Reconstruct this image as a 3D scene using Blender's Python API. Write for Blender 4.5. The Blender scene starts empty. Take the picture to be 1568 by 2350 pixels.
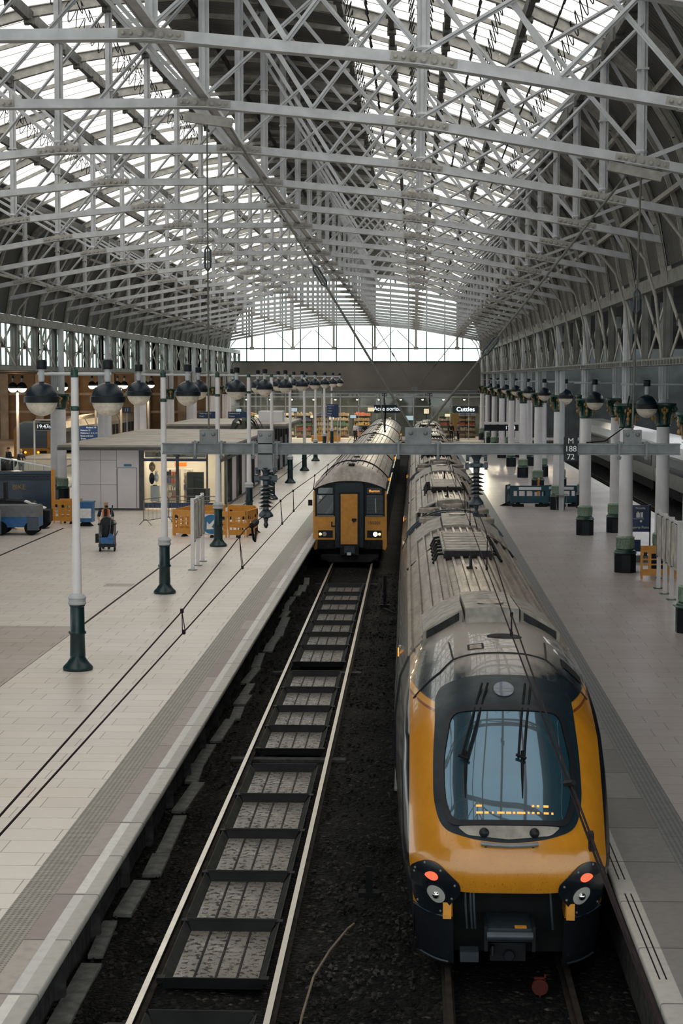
import bpy, math, random
from mathutils import Vector, Matrix
random.seed(7)
R = math.radians
sc = bpy.context.scene
COL = sc.collection
ORD = ('first second third fourth fifth sixth seventh eighth ninth tenth eleventh twelfth thirteenth fourteenth fifteenth sixteenth '
       'seventeenth eighteenth nineteenth twentieth twenty-first twenty-second twenty-third twenty-fourth twenty-fifth twenty-sixth').split()

# ------------------------------------------------------------------ mesh builder
class MB:
    def __init__(s):
        s.v = []; s.f = []
    def add(s, vs, fs):
        o = len(s.v)
        s.v += [tuple(p) for p in vs]
        s.f += [tuple(i + o for i in f) for f in fs]
        return s
    def box(s, c, d, m=None):
        x, y, z = d[0]/2, d[1]/2, d[2]/2
        vs = [Vector((a*x, b*y, e*z)) for e in (-1, 1) for b in (-1, 1) for a in (-1, 1)]
        if m is not None: vs = [m @ p for p in vs]
        c = Vector(c)
        return s.add([p + c for p in vs], [(0,2,3,1),(4,5,7,6),(0,1,5,4),(2,6,7,3),(0,4,6,2),(1,3,7,5)])
    def bb(s, x0, x1, y0, y1, z0, z1):
        return s.box(((x0+x1)/2, (y0+y1)/2, (z0+z1)/2), (abs(x1-x0), abs(y1-y0), abs(z1-z0)))
    def bar(s, p, q, w, h, up=(0,0,1)):
        p = Vector(p); q = Vector(q); d = q - p; L = d.length
        if L < 1e-6: return s
        d /= L; up = Vector(up)
        r = d.cross(up)
        if r.length < 1e-4: r = d.cross(Vector((1,0,0)))
        r.normalize(); u = r.cross(d)
        m = Matrix((r, d, u)).transposed()
        return s.box((p+q)/2, (w, L, h), m)
    def tube(s, pts, r, n=8, caps=True, closed=False):
        pts = [Vector(p) for p in pts]; N = len(pts)
        rs = r if isinstance(r, (list, tuple)) else [r]*N
        prev = None; vs = []
        for i, p in enumerate(pts):
            if closed: t = pts[(i+1) % N] - pts[i-1]
            else: t = pts[min(i+1, N-1)] - pts[max(i-1, 0)]
            t.normalize()
            if prev is None:
                a = Vector((0,0,1)) if abs(t.z) < .9 else Vector((1,0,0))
                u = t.cross(a).normalized()
            else:
                u = prev - t*prev.dot(t)
                if u.length < 1e-5: u = t.orthogonal()
                u.normalize()
            prev = u; w = t.cross(u)
            for k in range(n):
                a = 2*math.pi*k/n
                vs.append(p + (u*math.cos(a) + w*math.sin(a))*rs[i])
        fs = []
        for i in range(N if closed else N-1):
            j = (i+1) % N
            for k in range(n):
                l = (k+1) % n
                fs.append((i*n+k, i*n+l, j*n+l, j*n+k))
        if caps and not closed:
            fs.append(tuple(range(n))[::-1]); fs.append(tuple((N-1)*n+k for k in range(n)))
        return s.add(vs, fs)
    def cyl(s, p, q, r0, r1=None, n=16):
        return s.tube([p, q], [r0, r0 if r1 is None else r1], n)
    def lathe(s, prof, c=(0,0,0), n=20, ax='z', a0=0, sq=None):
        c = Vector(c); vs = []; N = len(prof)
        for r, z in prof:
            for k in range(n):
                a = a0 + 2*math.pi*k/n
                p = (r*math.cos(a), r*math.sin(a), z)
                if ax == 'y': p = (p[0], p[2], p[1])
                if ax == 'x': p = (p[2], p[0], p[1])
                vs.append(c + Vector(p))
        fs = []
        for i in range(N-1):
            for k in range(n):
                l = (k+1) % n
                fs.append((i*n+k, i*n+l, (i+1)*n+l, (i+1)*n+k))
        fs.append(tuple(range(n))[::-1]); fs.append(tuple((N-1)*n+k for k in range(n)))
        return s.add(vs, fs)
    def sphere(s, c, r, nu=16, nv=10, sc_=(1,1,1), t0=0, t1=math.pi):
        prof = []
        for i in range(nv+1):
            t = t0 + (t1-t0)*i/nv
            prof.append((max(r*math.sin(t), 1e-4), -r*math.cos(t)))
        m = MB().lathe(prof, (0,0,0), nu)
        c = Vector(c)
        return s.add([c + Vector((a*sc_[0], b*sc_[1], d*sc_[2])) for a, b, d in m.v], m.f)
    def prism(s, poly, a, b, ax='y'):
        n = len(poly); vs = []
        for h in (a, b):
            for p in poly:
                vs.append((p[0], h, p[1]) if ax == 'y' else ((h, p[0], p[1]) if ax == 'x' else (p[0], p[1], h)))
        fs = [tuple(range(n)), tuple(range(n, 2*n))[::-1]]
        for k in range(n):
            l = (k+1) % n
            fs.append((k, n+k, n+l, l))
        return s.add(vs, fs)
    def grid(s, fn, nu, nv, closeu=False):
        vs = [fn(i/nu, j/nv) for j in range(nv+1) for i in range(nu+1)]
        fs = [(j*(nu+1)+i, j*(nu+1)+i+1, (j+1)*(nu+1)+i+1, (j+1)*(nu+1)+i) for j in range(nv) for i in range(nu)]
        return s.add(vs, fs)
    def ring(s, outer, inner):
        n = len(outer)
        return s.add(list(outer)+list(inner), [(k, (k+1) % n, n+(k+1) % n, n+k) for k in range(n)])
    def mesh(s, name, mat=None, angle=32):
        me = bpy.data.meshes.new(name)
        me.from_pydata(s.v, [], s.f)
        if mat: me.materials.append(mat)
        import bmesh
        bm = bmesh.new(); bm.from_mesh(me)
        bmesh.ops.recalc_face_normals(bm, faces=bm.faces)
        bm.to_mesh(me); bm.free()
        if angle:
            me.polygons.foreach_set('use_smooth', [True]*len(me.polygons))
            me.set_sharp_from_angle(angle=R(angle))
        me.update()
        return me
    def build(s, name, mat, parent=None, label=None, angle=32):
        o = bpy.data.objects.new(name, s.mesh(name, mat, angle))
        COL.objects.link(o)
        if parent: o.parent = parent
        if label: o['label'] = label
        return o

def thing(name, label, cat, loc=(0,0,0), rz=0, group=None):
    o = bpy.data.objects.new(name, None); COL.objects.link(o)
    o.location = loc; o.rotation_euler = (0,0,rz); o.empty_display_size = .2
    o['label'] = label; o['category'] = cat
    if group: o['group'] = group
    o['kind'] = 'thing'
    return o
def tag(o, label, cat, group=None, kind='thing'):
    o['label'] = label; o['category'] = cat; o['kind'] = kind
    if group: o['group'] = group
    return o
def struct(o, label=None, cat=None):
    o['kind'] = 'structure'
    if label: o['label'] = label
    if cat: o['category'] = cat
    return o
def dup(root, loc=None, rz=None, label=None, group=None):
    r = root.copy(); COL.objects.link(r)
    if loc is not None: r.location = loc
    if rz is not None: r.rotation_euler = (0,0,rz)
    if label: r['label'] = label
    if group: r['group'] = group
    for ch in list(root.children):
        c = ch.copy(); COL.objects.link(c); c.parent = r
        for g in list(ch.children):
            d = g.copy(); COL.objects.link(d); d.parent = c
    return r

def text(body, size, mat, parent, loc, rot, name='lettering', depth=.004, align='CENTER', shear=0):
    cu = bpy.data.curves.new(name, 'FONT'); cu.body = body; cu.size = size; cu.extrude = depth
    cu.align_x = align; cu.align_y = 'CENTER'; cu.shear = shear
    t = bpy.data.objects.new('tmp', cu); COL.objects.link(t)
    bpy.context.view_layer.update()
    me = bpy.data.meshes.new_from_object(t.evaluated_get(bpy.context.evaluated_depsgraph_get()))
    bpy.data.objects.remove(t); me.materials.clear(); me.materials.append(mat); me.name = name
    o = bpy.data.objects.new(name, me); COL.objects.link(o); o.parent = parent
    o.location = loc; o.rotation_euler = rot
    return o
FRONT = (R(90), 0, 0)      # text that faces the camera (-Y)

# ------------------------------------------------------------------ materials
class NT:
    def __init__(s, name):
        s.m = bpy.data.materials.new(name); s.m.use_nodes = True
        s.t = s.m.node_tree; s.t.nodes.clear()
        s.out = s.n('ShaderNodeOutputMaterial')
    def n(s, typ, **kw):
        x = s.t.nodes.new(typ)
        for k, v in kw.items():
            if k in x.inputs: x.inputs[k].default_value = v
            else: setattr(x, k, v)
        return x
    def l(s, a, b): s.t.links.new(a, b); return s
    def math(s, op, a, b=None, c=None):
        x = s.n('ShaderNodeMath', operation=op)
        for i, q in enumerate((a, b, c)):
            if q is None: continue
            if hasattr(q, 'links'): s.l(q, x.inputs[i])
            else: x.inputs[i].default_value = q
        return x.outputs[0]
    def mix(s, fac, a, b, mode='MIX'):
        x = s.n('ShaderNodeMix', data_type='RGBA', blend_type=mode)
        for i, q in ((0, fac), (6, a), (7, b)):
            if hasattr(q, 'links'): s.l(q, x.inputs[i])
            elif i == 0: x.inputs[0].default_value = q
            else: x.inputs[i].default_value = (*q, 1)
        return x.outputs[2]
    def coord(s, what='Object'): return s.n('ShaderNodeTexCoord').outputs[what]
    def noise(s, scale, vec=None, detail=4, rough=.55):
        x = s.n('ShaderNodeTexNoise', Scale=scale, Detail=detail, Roughness=rough)
        s.l(vec if vec is not None else s.coord(), x.inputs['Vector'])
        return x.outputs['Fac']
    def ramp(s, fac, stops):
        x = s.n('ShaderNodeValToRGB')
        e = x.color_ramp.elements
        while len(e) < len(stops): e.new(.5)
        for k, (p, c) in enumerate(stops):
            e[k].position = p; e[k].color = (*c, 1) if len(c) == 3 else c
        s.l(fac, x.inputs[0]); return x.outputs[0]
    def rng(s, fac, a, b, c=0., d=1.):
        x = s.n('ShaderNodeMapRange'); s.l(fac, x.inputs[0])
        for i, q in enumerate((a, b, c, d)): x.inputs[i+1].default_value = q
        return x.outputs[0]
    def pbsdf(s, col, rough=.5, metal=0., bump=None, bstr=.3, bdist=.02, spec=.5, coat=0):
        b = s.n('ShaderNodeBsdfPrincipled')
        if hasattr(col, 'links'): s.l(col, b.inputs['Base Color'])
        else: b.inputs['Base Color'].default_value = (*col, 1)
        if hasattr(rough, 'links'): s.l(rough, b.inputs['Roughness'])
        else: b.inputs['Roughness'].default_value = rough
        b.inputs['Metallic'].default_value = metal
        b.inputs['Specular IOR Level'].default_value = spec
        b.inputs['Coat Weight'].default_value = coat
        if bump is not None:
            k = s.n('ShaderNodeBump'); k.inputs['Strength'].default_value = bstr; k.inputs['Distance'].default_value = bdist
            s.l(bump, k.inputs['Height']); s.l(k.outputs[0], b.inputs['Normal'])
        s.l(b.outputs[0], s.out.inputs[0]); return b

def pr(name, col, rough=.5, metal=0., var=.12, scale=6., spec=.5, coat=0, bump=0):
    t = NT(name)
    nz = t.noise(scale, detail=5)
    lo = tuple(c*(1-var*1.6) for c in col); hi = tuple(min(1, c*(1+var)) for c in col)
    c = t.ramp(nz, [(.3, lo), (.7, hi)])
    rr = t.rng(nz, .3, .7, min(1, rough*1.12), rough*.9)
    t.pbsdf(c, rr, metal, nz if bump else None, bump, .02, spec, coat)
    return t.m
def emit(name, col, st):
    t = NT(name); e = t.n('ShaderNodeEmission'); e.inputs[0].default_value = (*col, 1); e.inputs[1].default_value = st
    t.l(e.outputs[0], t.out.inputs[0]); return t.m

M = {}
M['truss'] = pr('painted_grey_iron', (.47,.48,.50), .5, 0, .12, 3.)
M['rib'] = pr('weathered_beige_iron', (.33,.315,.29), .6, 0, .18, 5.)
M['rib_dark'] = pr('sooty_iron', (.075,.075,.072), .7, 0, .3, 4.)
M['girder'] = pr('girder_iron', (.17,.17,.16), .6, 0, .2, 2.)
M['cable'] = pr('black_cable', (.007,.008,.009), .7, spec=.12)
M['column'] = pr('painted_column', (.70,.68,.70), .5, 0, .06, 2.)
M['column_grey'] = pr('grey_post_paint', (.42,.44,.46), .5, 0, .08, 2.)
M['green'] = pr('dark_green_paint', (.008,.045,.033), .4, 0, .25, 12.)
M['green_pale'] = pr('pale_green_paint', (.22,.31,.23), .5, 0, .3, 22.)
M['gold'] = pr('gold_paint', (.34,.2,.06), .4, 0, .2, 20.)
M['black'] = pr('black_paint', (.008,.010,.014), .45, 0, .2, 8., spec=.25)
M['navy'] = pr('navy_enamel', (.008,.017,.028), .35, 0, .2, 8., spec=.3)
M['white'] = pr('white_paint', (.68,.68,.68), .45, 0, .06, 5.)
M['lamp_glass'] = pr('dusty_lamp_bowl', (.72,.65,.55), .3, 0, .15, 9.)
M['steel'] = pr('galvanised_steel', (.16,.168,.175), .5, .25, .12, 6.)
M['steel_old'] = pr('brown_galvanised_steel', (.10,.098,.085), .6, .1, .2, 5.)
M['porcelain'] = pr('dark_insulator', (.025,.027,.03), .35, 0, .2, 9.)
M['wire'] = pr('contact_wire', (.016,.010,.012), .8, 0, .1, 6., spec=.1)
M['rail'] = pr('polished_rail', (.85,.79,.7), .3, .9, .08, 2.)
M['rail_side'] = pr('rusty_rail', (.022,.018,.016), .8, 0, .25, 5., spec=.15)
M['orange'] = pr('orange_plastic', (.62,.27,.035), .45, 0, .1, 6.)
M['blue_plastic'] = pr('teal_blue_plastic', (.006,.055,.085), .45, 0, .2, 6.)
M['blue'] = pr('bright_blue_plastic', (.02,.12,.32), .45, 0, .15, 8.)
M['signblue'] = pr('sign_blue', (.006,.028,.095), .35, 0, .1, 4.)
M['discblue'] = pr('disc_blue', (.01,.14,.30), .35, 0, .1, 4.)
M['signwhite'] = emit('backlit_white_letters', (.9,.95,1.), 1.6)
M['shopwhite'] = emit('lit_shop_letters', (.8,1,1.), 4.)
M['letters_white'] = pr('white_lettering', (.75,.75,.75), .5)
M['letters_black'] = pr('black_lettering', (.015,.015,.015), .5)
M['letters_orange'] = pr('orange_lettering', (.75,.2,.02), .5)
M['amber'] = emit('amber_lamp', (1,.36,.03), 2.6)
M['amber_text'] = emit('amber_display', (1,.42,.1), 1.9)
M['red_lamp'] = emit('red_tail_lamp', (1,.13,.06), 1.9)
M['white_lamp'] = emit('white_headlamp', (1,.93,.75), 9.)
M['warm_lamp'] = emit('warm_side_lamp', (1,.62,.3), 2.6)
M['post_green'] = pr('dark_teal_enamel', (.006,.026,.03), .33, 0, .2, 8., spec=.4)
M['globe_lit'] = emit('lit_globe', (1,.88,.62), 7.)
M['tube'] = emit('ceiling_tube', (1,.88,.7), 12.)
M['paper'] = pr('faded_poster_paper', (.5,.49,.45), .6, 0, .35, 2.5)
M['skin'] = pr('skin', (.42,.25,.17), .5, 0, .1, 20.)
M['cloth_navy'] = pr('navy_cloth', (.012,.015,.025), .85, 0, .2, 20.)
M['cloth_black'] = pr('black_cloth', (.012,.012,.013), .9)
M['cloth_grey'] = pr('grey_cloth', (.12,.12,.13), .9)
M['hair'] = pr('dark_hair', (.03,.02,.012), .7)
M['hair_fair'] = pr('fair_hair', (.35,.2,.08), .7)
M['chrome'] = pr('chrome', (.6,.6,.62), .15, 1.)
M['leaf'] = pr('dark_palm_leaf', (.008,.016,.008), .6)
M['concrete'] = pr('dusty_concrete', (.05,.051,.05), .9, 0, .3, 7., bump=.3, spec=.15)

def m_floor(name, col, warm, rough):
    t = NT(name)
    co = t.coord()
    br = t.n('ShaderNodeTexBrick')
    br.inputs['Scale'].default_value = 1; br.inputs['Mortar Size'].default_value = .009; br.inputs['Mortar Smooth'].default_value = .3
    br.inputs['Brick Width'].default_value = .9; br.inputs['Row Height'].default_value = .6
    br.inputs['Color1'].default_value = (*col, 1); br.inputs['Color2'].default_value = (*(c*.9 for c in col), 1)
    br.inputs['Mortar'].default_value = (*(c*.32 for c in col), 1); br.offset = .35
    t.l(co, br.inputs['Vector'])
    big = t.noise(.22, co, 5); fine = t.noise(9, co, 4)
    c = t.mix(t.rng(big, .35, .7), br.outputs['Color'], tuple(w for w in warm), 'MULTIPLY')
    c = t.mix(t.math('MULTIPLY', t.rng(fine, .4, .8), .16), c, tuple(x*.75 for x in col))
    rr = t.math('ADD', t.rng(big, .3, .7, -.05, .06), t.rng(fine, .3, .7, rough-.02, rough+.02))
    t.pbsdf(c, rr, 0, br.outputs['Fac'], -.25, .004, .5)
    return t.m
M['floor_l'] = m_floor('pale_platform_paving', (.66,.61,.56), (.93,.885,.845), .34)
M['floor_r'] = m_floor('grey_platform_paving', (.43,.395,.385), (.93,.88,.87), .32)
M['floor_old'] = m_floor('reddish_old_paving', (.37,.32,.285), (.9,.85,.8), .45)

def m_tactile(name, col):
    t = NT(name)
    sp = t.n('ShaderNodeSeparateXYZ'); t.l(t.coord(), sp.inputs[0])
    def cell(o):
        f = t.math('FRACT', t.math('MULTIPLY', o, 1/.0667))
        return t.math('ABSOLUTE', t.math('SUBTRACT', f, .5))
    dx, dy = cell(sp.outputs[0]), cell(sp.outputs[1])
    d = t.math('SQRT', t.math('ADD', t.math('MULTIPLY', dx, dx), t.math('MULTIPLY', dy, dy)))
    dot = t.rng(d, .22, .34, 1, 0)
    nz = t.noise(5)
    base = t.ramp(nz, [(.3, tuple(c*.8 for c in col)), (.7, tuple(c*1.1 for c in col))])
    c = t.mix(t.math('MULTIPLY', dot, .85), base, tuple(c*.3 for c in col))
    t.pbsdf(c, .55, 0, dot, .9, .006)
    return t.m
M['tactile_l'] = m_tactile('tactile_paving_buff', (.27,.255,.22))
M['tactile_r'] = m_tactile('tactile_paving_grey', (.17,.178,.178))

def m_slab(name, cols, length, rough=.6):
    """edge slabs with joints every so many metres along Y, each slab its own tint"""
    t = NT(name)
    sp = t.n('ShaderNodeSeparateXYZ'); t.l(t.coord(), sp.inputs[0])
    y = t.math('MULTIPLY', sp.outputs[1], 1/length)
    wn = t.n('ShaderNodeTexWhiteNoise', noise_dimensions='1D'); t.l(t.math('FLOOR', y), wn.inputs['W'])
    c = t.ramp(wn.outputs['Value'], [(i/(len(cols)-1), q) for i, q in enumerate(cols)])
    nz = t.noise(7, detail=6)
    c = t.mix(t.rng(nz, .45, .8, 0, .55), c, tuple(q*.6 for q in cols[0]))
    j = t.math('LESS_THAN', t.math('ABSOLUTE', t.math('SUBTRACT', t.math('FRACT', y), .5)), .491)
    c = t.mix(j, tuple(q*.25 for q in cols[0]), c)
    t.pbsdf(c, rough, 0, nz, .15, .01)
    return t.m
M['edge_slab'] = m_slab('pink_grey_edge_slabs', [(.33,.29,.27),(.25,.2,.195),(.36,.33,.3),(.28,.235,.225)], 1.7)
M['edge_slab_r'] = m_slab('dark_edge_slabs', [(.19,.18,.175),(.16,.15,.15),(.215,.205,.2)], 1.7)
M['white_line'] = m_slab('worn_white_line', [(.6,.6,.57),(.5,.5,.48),(.64,.63,.6)], 3.4)
M['coping'] = m_slab('stone_coping', [(.42,.41,.38),(.36,.35,.33),(.45,.44,.41)], 1.7)

def m_ballast():
    t = NT('oily_ballast'); co = t.coord()
    v = t.n('ShaderNodeTexVoronoi', Scale=16.); t.l(co, v.inputs['Vector'])
    v2 = t.n('ShaderNodeTexVoronoi', Scale=34.); t.l(co, v2.inputs['Vector'])
    g = t.ramp(v.outputs['Color'], [(0., (.002,.0024,.0028)), (.6, (.006,.0065,.007)), (.85, (.024,.023,.021)), (1., (.13,.112,.09))])
    big = t.noise(.5, co, 5)
    c = t.mix(t.rng(big, .4, .65), g, (.6,.63,.66), 'MULTIPLY')
    h = t.math('ADD', t.math('MULTIPLY', v.outputs['Distance'], -1), t.math('MULTIPLY', v2.outputs['Distance'], -.4))
    t.pbsdf(c, .85, 0, h, 1., .09, .12)
    return t.m
M['ballast'] = m_ballast()
M['stones'] = pr('loose_stones', (.03,.029,.027), .9, 0, .6, 1.5, spec=.1)

def m_tray():
    t = NT('dirty_wet_tray'); co = t.coord()
    n1 = t.noise(1.3, co, 5, .6); n2 = t.noise(11, co, 5, .7)
    dirt = t.rng(n2, .52, .6); film = t.rng(n1, .35, .62)
    c = t.mix(film, (.07,.063,.053), (.15,.132,.108))
    c = t.mix(dirt, c, (.008,.008,.008))
    rr = t.math('ADD', t.math('MULTIPLY', dirt, .5), t.rng(film, 0, 1, .38, .22))
    t.pbsdf(c, rr, .15, t.math('MULTIPLY', dirt, 1.), .4, .01)
    return t.m
M['tray'] = m_tray()
M['tray_rim'] = pr('tray_rim_steel', (.005,.0065,.0075), .6, 0, .2, 4., spec=.12)
M['tray_side'] = pr('tray_side_grey', (.026,.029,.028), .7, 0, .2, 4., spec=.15)

# sheeting of the roof
def m_glass_roof():
    t = NT('milky_roof_sheeting')
    nz = t.noise(1.1, detail=4)
    col = t.ramp(nz, [(.3, (.90,.875,.83)), (.7, (1,.99,.97))])
    a = t.n('ShaderNodeBsdfTransparent'); t.l(col, a.inputs[0])
    b = t.n('ShaderNodeBsdfTranslucent'); b.inputs[0].default_value = (.8,.775,.74,1)
    mx = t.n('ShaderNodeMixShader'); mx.inputs[0].default_value = .3
    t.l(a.outputs[0], mx.inputs[1]); t.l(b.outputs[0], mx.inputs[2]); t.l(mx.outputs[0], t.out.inputs[0])
    return t.m
M['glazing'] = m_glass_roof()
def m_clear(name, col, gl=.08):
    t = NT(name)
    a = t.n('ShaderNodeBsdfTransparent'); a.inputs[0].default_value = (*col, 1)
    g = t.n('ShaderNodeBsdfGlossy'); g.inputs['Roughness'].default_value = .03
    mx = t.n('ShaderNodeMixShader'); mx.inputs[0].default_value = gl
    t.l(a.outputs[0], mx.inputs[1]); t.l(g.outputs[0], mx.inputs[2]); t.l(mx.outputs[0], t.out.inputs[0])
    return t.m
M['pane'] = m_clear('window_pane', (.9,.97,.95))
M['shop_pane'] = m_clear('shop_pane', (.88,.92,.92), .035)
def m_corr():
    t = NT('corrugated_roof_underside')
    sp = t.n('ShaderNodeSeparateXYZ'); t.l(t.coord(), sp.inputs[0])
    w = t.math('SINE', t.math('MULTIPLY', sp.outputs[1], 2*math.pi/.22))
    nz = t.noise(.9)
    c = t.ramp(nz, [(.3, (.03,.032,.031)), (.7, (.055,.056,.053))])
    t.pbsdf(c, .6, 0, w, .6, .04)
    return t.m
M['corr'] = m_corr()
M['aisle'] = pr('unlit_aisle_lining', (.018,.022,.028), .8, 0, .2, .5)  # colour set near black to carry the shade of the unlit aisle

# ------------------------------------------------------------------ camera, sky, sun
pitch = math.atan(.07725); yaw = math.atan(.042*math.cos(pitch))
cam = bpy.data.cameras.new('camera'); co = bpy.data.objects.new('camera', cam); COL.objects.link(co)
cam.sensor_fit = 'HORIZONTAL'; cam.sensor_width = 36; cam.lens = 36*4000/1568
cam.clip_start = .5; cam.clip_end = 900
co.location = (0,0,6.2); co.rotation_euler = (R(90)-pitch, 0, yaw)
sc.camera = co

w = bpy.data.worlds.new('sky'); sc.world = w; w.use_nodes = True
nt = w.node_tree; nt.nodes.clear()
bg = nt.nodes.new('ShaderNodeBackground'); wo = nt.nodes.new('ShaderNodeOutputWorld')
tc = nt.nodes.new('ShaderNodeTexCoord'); sx = nt.nodes.new('ShaderNodeSeparateXYZ')
rp = nt.nodes.new('ShaderNodeValToRGB')
nt.links.new(tc.outputs['Generated'], sx.inputs[0])
mr = nt.nodes.new('ShaderNodeMapRange'); mr.inputs[1].default_value = -.05; mr.inputs[2].default_value = .9
nt.links.new(sx.outputs[2], mr.inputs[0]); nt.links.new(mr.outputs[0], rp.inputs[0])
e = rp.color_ramp.elements
e[0].position = 0; e[0].color = (.86,.95,.93,1); e[1].position = 1; e[1].color = (1.,.965,.93,1)
nt.links.new(rp.outputs[0], bg.inputs[0]); bg.inputs[1].default_value = SKY = 3.1
nt.links.new(bg.outputs[0], wo.inputs[0])

su = bpy.data.lights.new('sun', 'SUN'); so = bpy.data.objects.new('sun', su); COL.objects.link(so)
su.energy = .8; su.angle = R(3.5); su.color = (1,.84,.62)
d = Vector((math.sin(R(2))*math.cos(R(7.9)), math.cos(R(2))*math.cos(R(7.9)), math.sin(R(7.9))))
so.rotation_euler = d.to_track_quat('Z', 'Y').to_euler(); so.location = (0, 200, 40)

def point(loc, pw, col, size=.3, name='lamp_light'):
    l = bpy.data.lights.new(name, 'POINT'); l.energy = pw; l.color = col; l.shadow_soft_size = size
    o = bpy.data.objects.new(name, l); COL.objects.link(o); o.location = loc
def area(loc, sx_, sy_, pw, col, rot=(0,0,0), name='shop_light'):
    l = bpy.data.lights.new(name, 'AREA'); l.energy = pw; l.color = col; l.shape = 'RECTANGLE'; l.size = sx_; l.size_y = sy_
    o = bpy.data.objects.new(name, l); COL.objects.link(o); o.location = loc; o.rotation_euler = rot

vs = sc.view_settings
sc.display_settings.display_device = 'sRGB'
vs.view_transform = 'Standard'; vs.look = 'None'; vs.exposure = -.36; vs.gamma = 1.; vs.use_curve_mapping = False
cy = sc.cycles
cy.use_denoising = True; cy.max_bounces = 6; cy.diffuse_bounces = 3; cy.glossy_bounces = 3; cy.transmission_bounces = 4
cy.transparent_max_bounces = 12; cy.sample_clamp_indirect = 6.; cy.caustics_reflective = False; cy.caustics_refractive = False
# ================================================================== the setting
XC = -6.03                      # centre line of the main roof span
Y0, Y1 = -6., 175.
def arch(u):
    t = [(0,16.25),(2.05,16.1),(4.1,15.8),(6.15,15.25),(8.2,14.55),(10.25,13.6),(11.2,12.7),(11.9,11.6),(12.4,10.2),(12.65,8.8)]
    u = abs(u)
    for (a, p), (b, q) in zip(t, t[1:]):
        if u <= b: return p + (q-p)*(u-a)/(b-a)
    return t[-1][1]
def chord(u):
    t = [(0,11.36),(2.05,11.36),(6.15,10.95),(10.25,10.24),(12.5,9.8)]
    u = abs(u)
    for (a, p), (b, q) in zip(t, t[1:]):
        if u <= b: return p + (q-p)*(u-a)/(b-a)
    return t[-1][1]
ARC = [-12.65,-12.4,-11.9,-11.2,-10.25,-9.2,-8.2,-7.2,-6.15,-5.1,-4.1,-3.1,-2.05,-1,0,1,2.05,3.1,4.1,5.1,6.15,7.2,8.2,9.2,10.25,11.2,11.9,12.4,12.65]

# floors (top face at z = 0)
b = MB().bb(-26.5,-4.73, 42.9,Y1+14, -.22,0).bb(-8.3,-4.73, Y0,42.9, -.22,0)
struct(b.build('floor', M['floor_l']), 'pale slab paving of the platform with the lamp posts')
b = MB().bb(-26.5,-8.32, Y0,42.88, -.22,-.002)
struct(b.build('floor', M['floor_old']), 'older reddish paving at the near end of the lamp post platform')
b = MB().bb(3.77,11.02, Y0,Y1+14, -.22,0)
struct(b.build('floor', M['floor_r']), 'grey slab paving of the platform with the white columns')
b = MB().bb(-70,-31.5, Y0,Y1, -.22,0)
struct(b.build('floor', M['floor_r']), 'far platform beyond the parked yellow train')
b = MB().bb(-4.73,30, 172.5,Y1+14, -.2,-.001)
struct(b.build('floor', M['floor_r']), 'concourse paving in front of the shops')
# platform edges, strip by strip
def strips(sgn, xs, mats, names):
    for (a, c), m, nm in zip(zip(xs, xs[1:]), mats, names):
        struct(MB().bb(sgn*a, sgn*c, Y0, 172.5, -.1, 0).build('trim', M[m]), nm)
strips(-1, [3.95,4.07,4.30,4.73], ['white_line','edge_slab','tactile_l'],
       ['white line along the edge of the lamp post platform','pinkish edge slabs of the lamp post platform','buff tactile strip of the lamp post platform'])
strips(1, [2.70,3.37,3.77], ['edge_slab_r','tactile_r'],
       ['dark edge slabs of the platform with white columns','grey tactile strip of the platform with white columns'])
def coping(s, x, w, m, lab):
    prof = [(x, -.03),(x+.008*s, -.008),(x+.025*s, 0),(x+w*s, 0),(x+w*s, -.1),(x+.02*s, -.1),(x, -.085)]
    struct(MB().prism(prof, Y0, 172.5).build('trim', M[m], angle=60), lab)
coping(-1, -3.77, .18, 'coping', 'stone coping of the lamp post platform')
coping(1, 2.46, .24, 'coping', 'stone coping beside the near train')
# grooves cut in the right coping show as dark bars
b = MB()
for y in (19.2,22.8,26.4):
    for x in (2.55,2.62): b.bb(x-.008,x+.008, y-1.5,y+1.5, -.004,.0025)
struct(b.build('trim', M['cable']), 'dark grooves in the coping beside the near train')
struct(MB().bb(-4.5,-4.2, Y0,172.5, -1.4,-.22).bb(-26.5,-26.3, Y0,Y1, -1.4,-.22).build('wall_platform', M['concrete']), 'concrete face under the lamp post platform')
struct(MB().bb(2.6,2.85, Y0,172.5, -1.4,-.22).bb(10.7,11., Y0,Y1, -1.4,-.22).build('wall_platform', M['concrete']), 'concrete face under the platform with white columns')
b = MB()
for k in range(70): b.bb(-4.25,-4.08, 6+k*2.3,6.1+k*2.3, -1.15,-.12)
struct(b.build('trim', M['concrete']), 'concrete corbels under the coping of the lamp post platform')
# white line on the far side of the right platform
struct(MB().bb(10.55,11.02, Y0,172, -.2,.004).build('trim', M['white_line']), 'white edge of the platform facing the far white train')
# drains
struct(MB().bb(-8.35,-8.28, 43,172, -.05,.003).build('trim', M['rail_side']), 'drain channel through the pale paving')
struct(MB().bb(-14.5,-14.4, 43,71, -.05,.003).build('trim', M['rail_side']), 'drain channel beside the luggage trailers')
struct(MB().bb(-9.25,-8.4, 51.2,51.9, -.05,.004).build('trim', M['floor_old']), 'brown drain cover beside the drain channel')
# ballast
b = MB().grid(lambda u, v: (-4.4+7.2*u, Y0+(178-Y0)*v, -1.13+.05*math.sin(u*9+v*70)*math.sin(v*300)), 24, 300)
struct(b.build('ground', M['ballast'], angle=180), 'dark ballast between the platforms')
struct(MB().bb(10.7,32, Y0,178, -1.4,-1.13).bb(-31.6,-26.3, Y0,178, -1.4,-1.13).build('ground', M['ballast']), 'ballast of the outer tracks')
struct(MB().bb(-90,60, 188,188.3, -1.4,.2).bb(-90,60,-8,200,-1.6,-1.42).build('ground', M['concrete']), 'concrete under the tracks')
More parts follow.
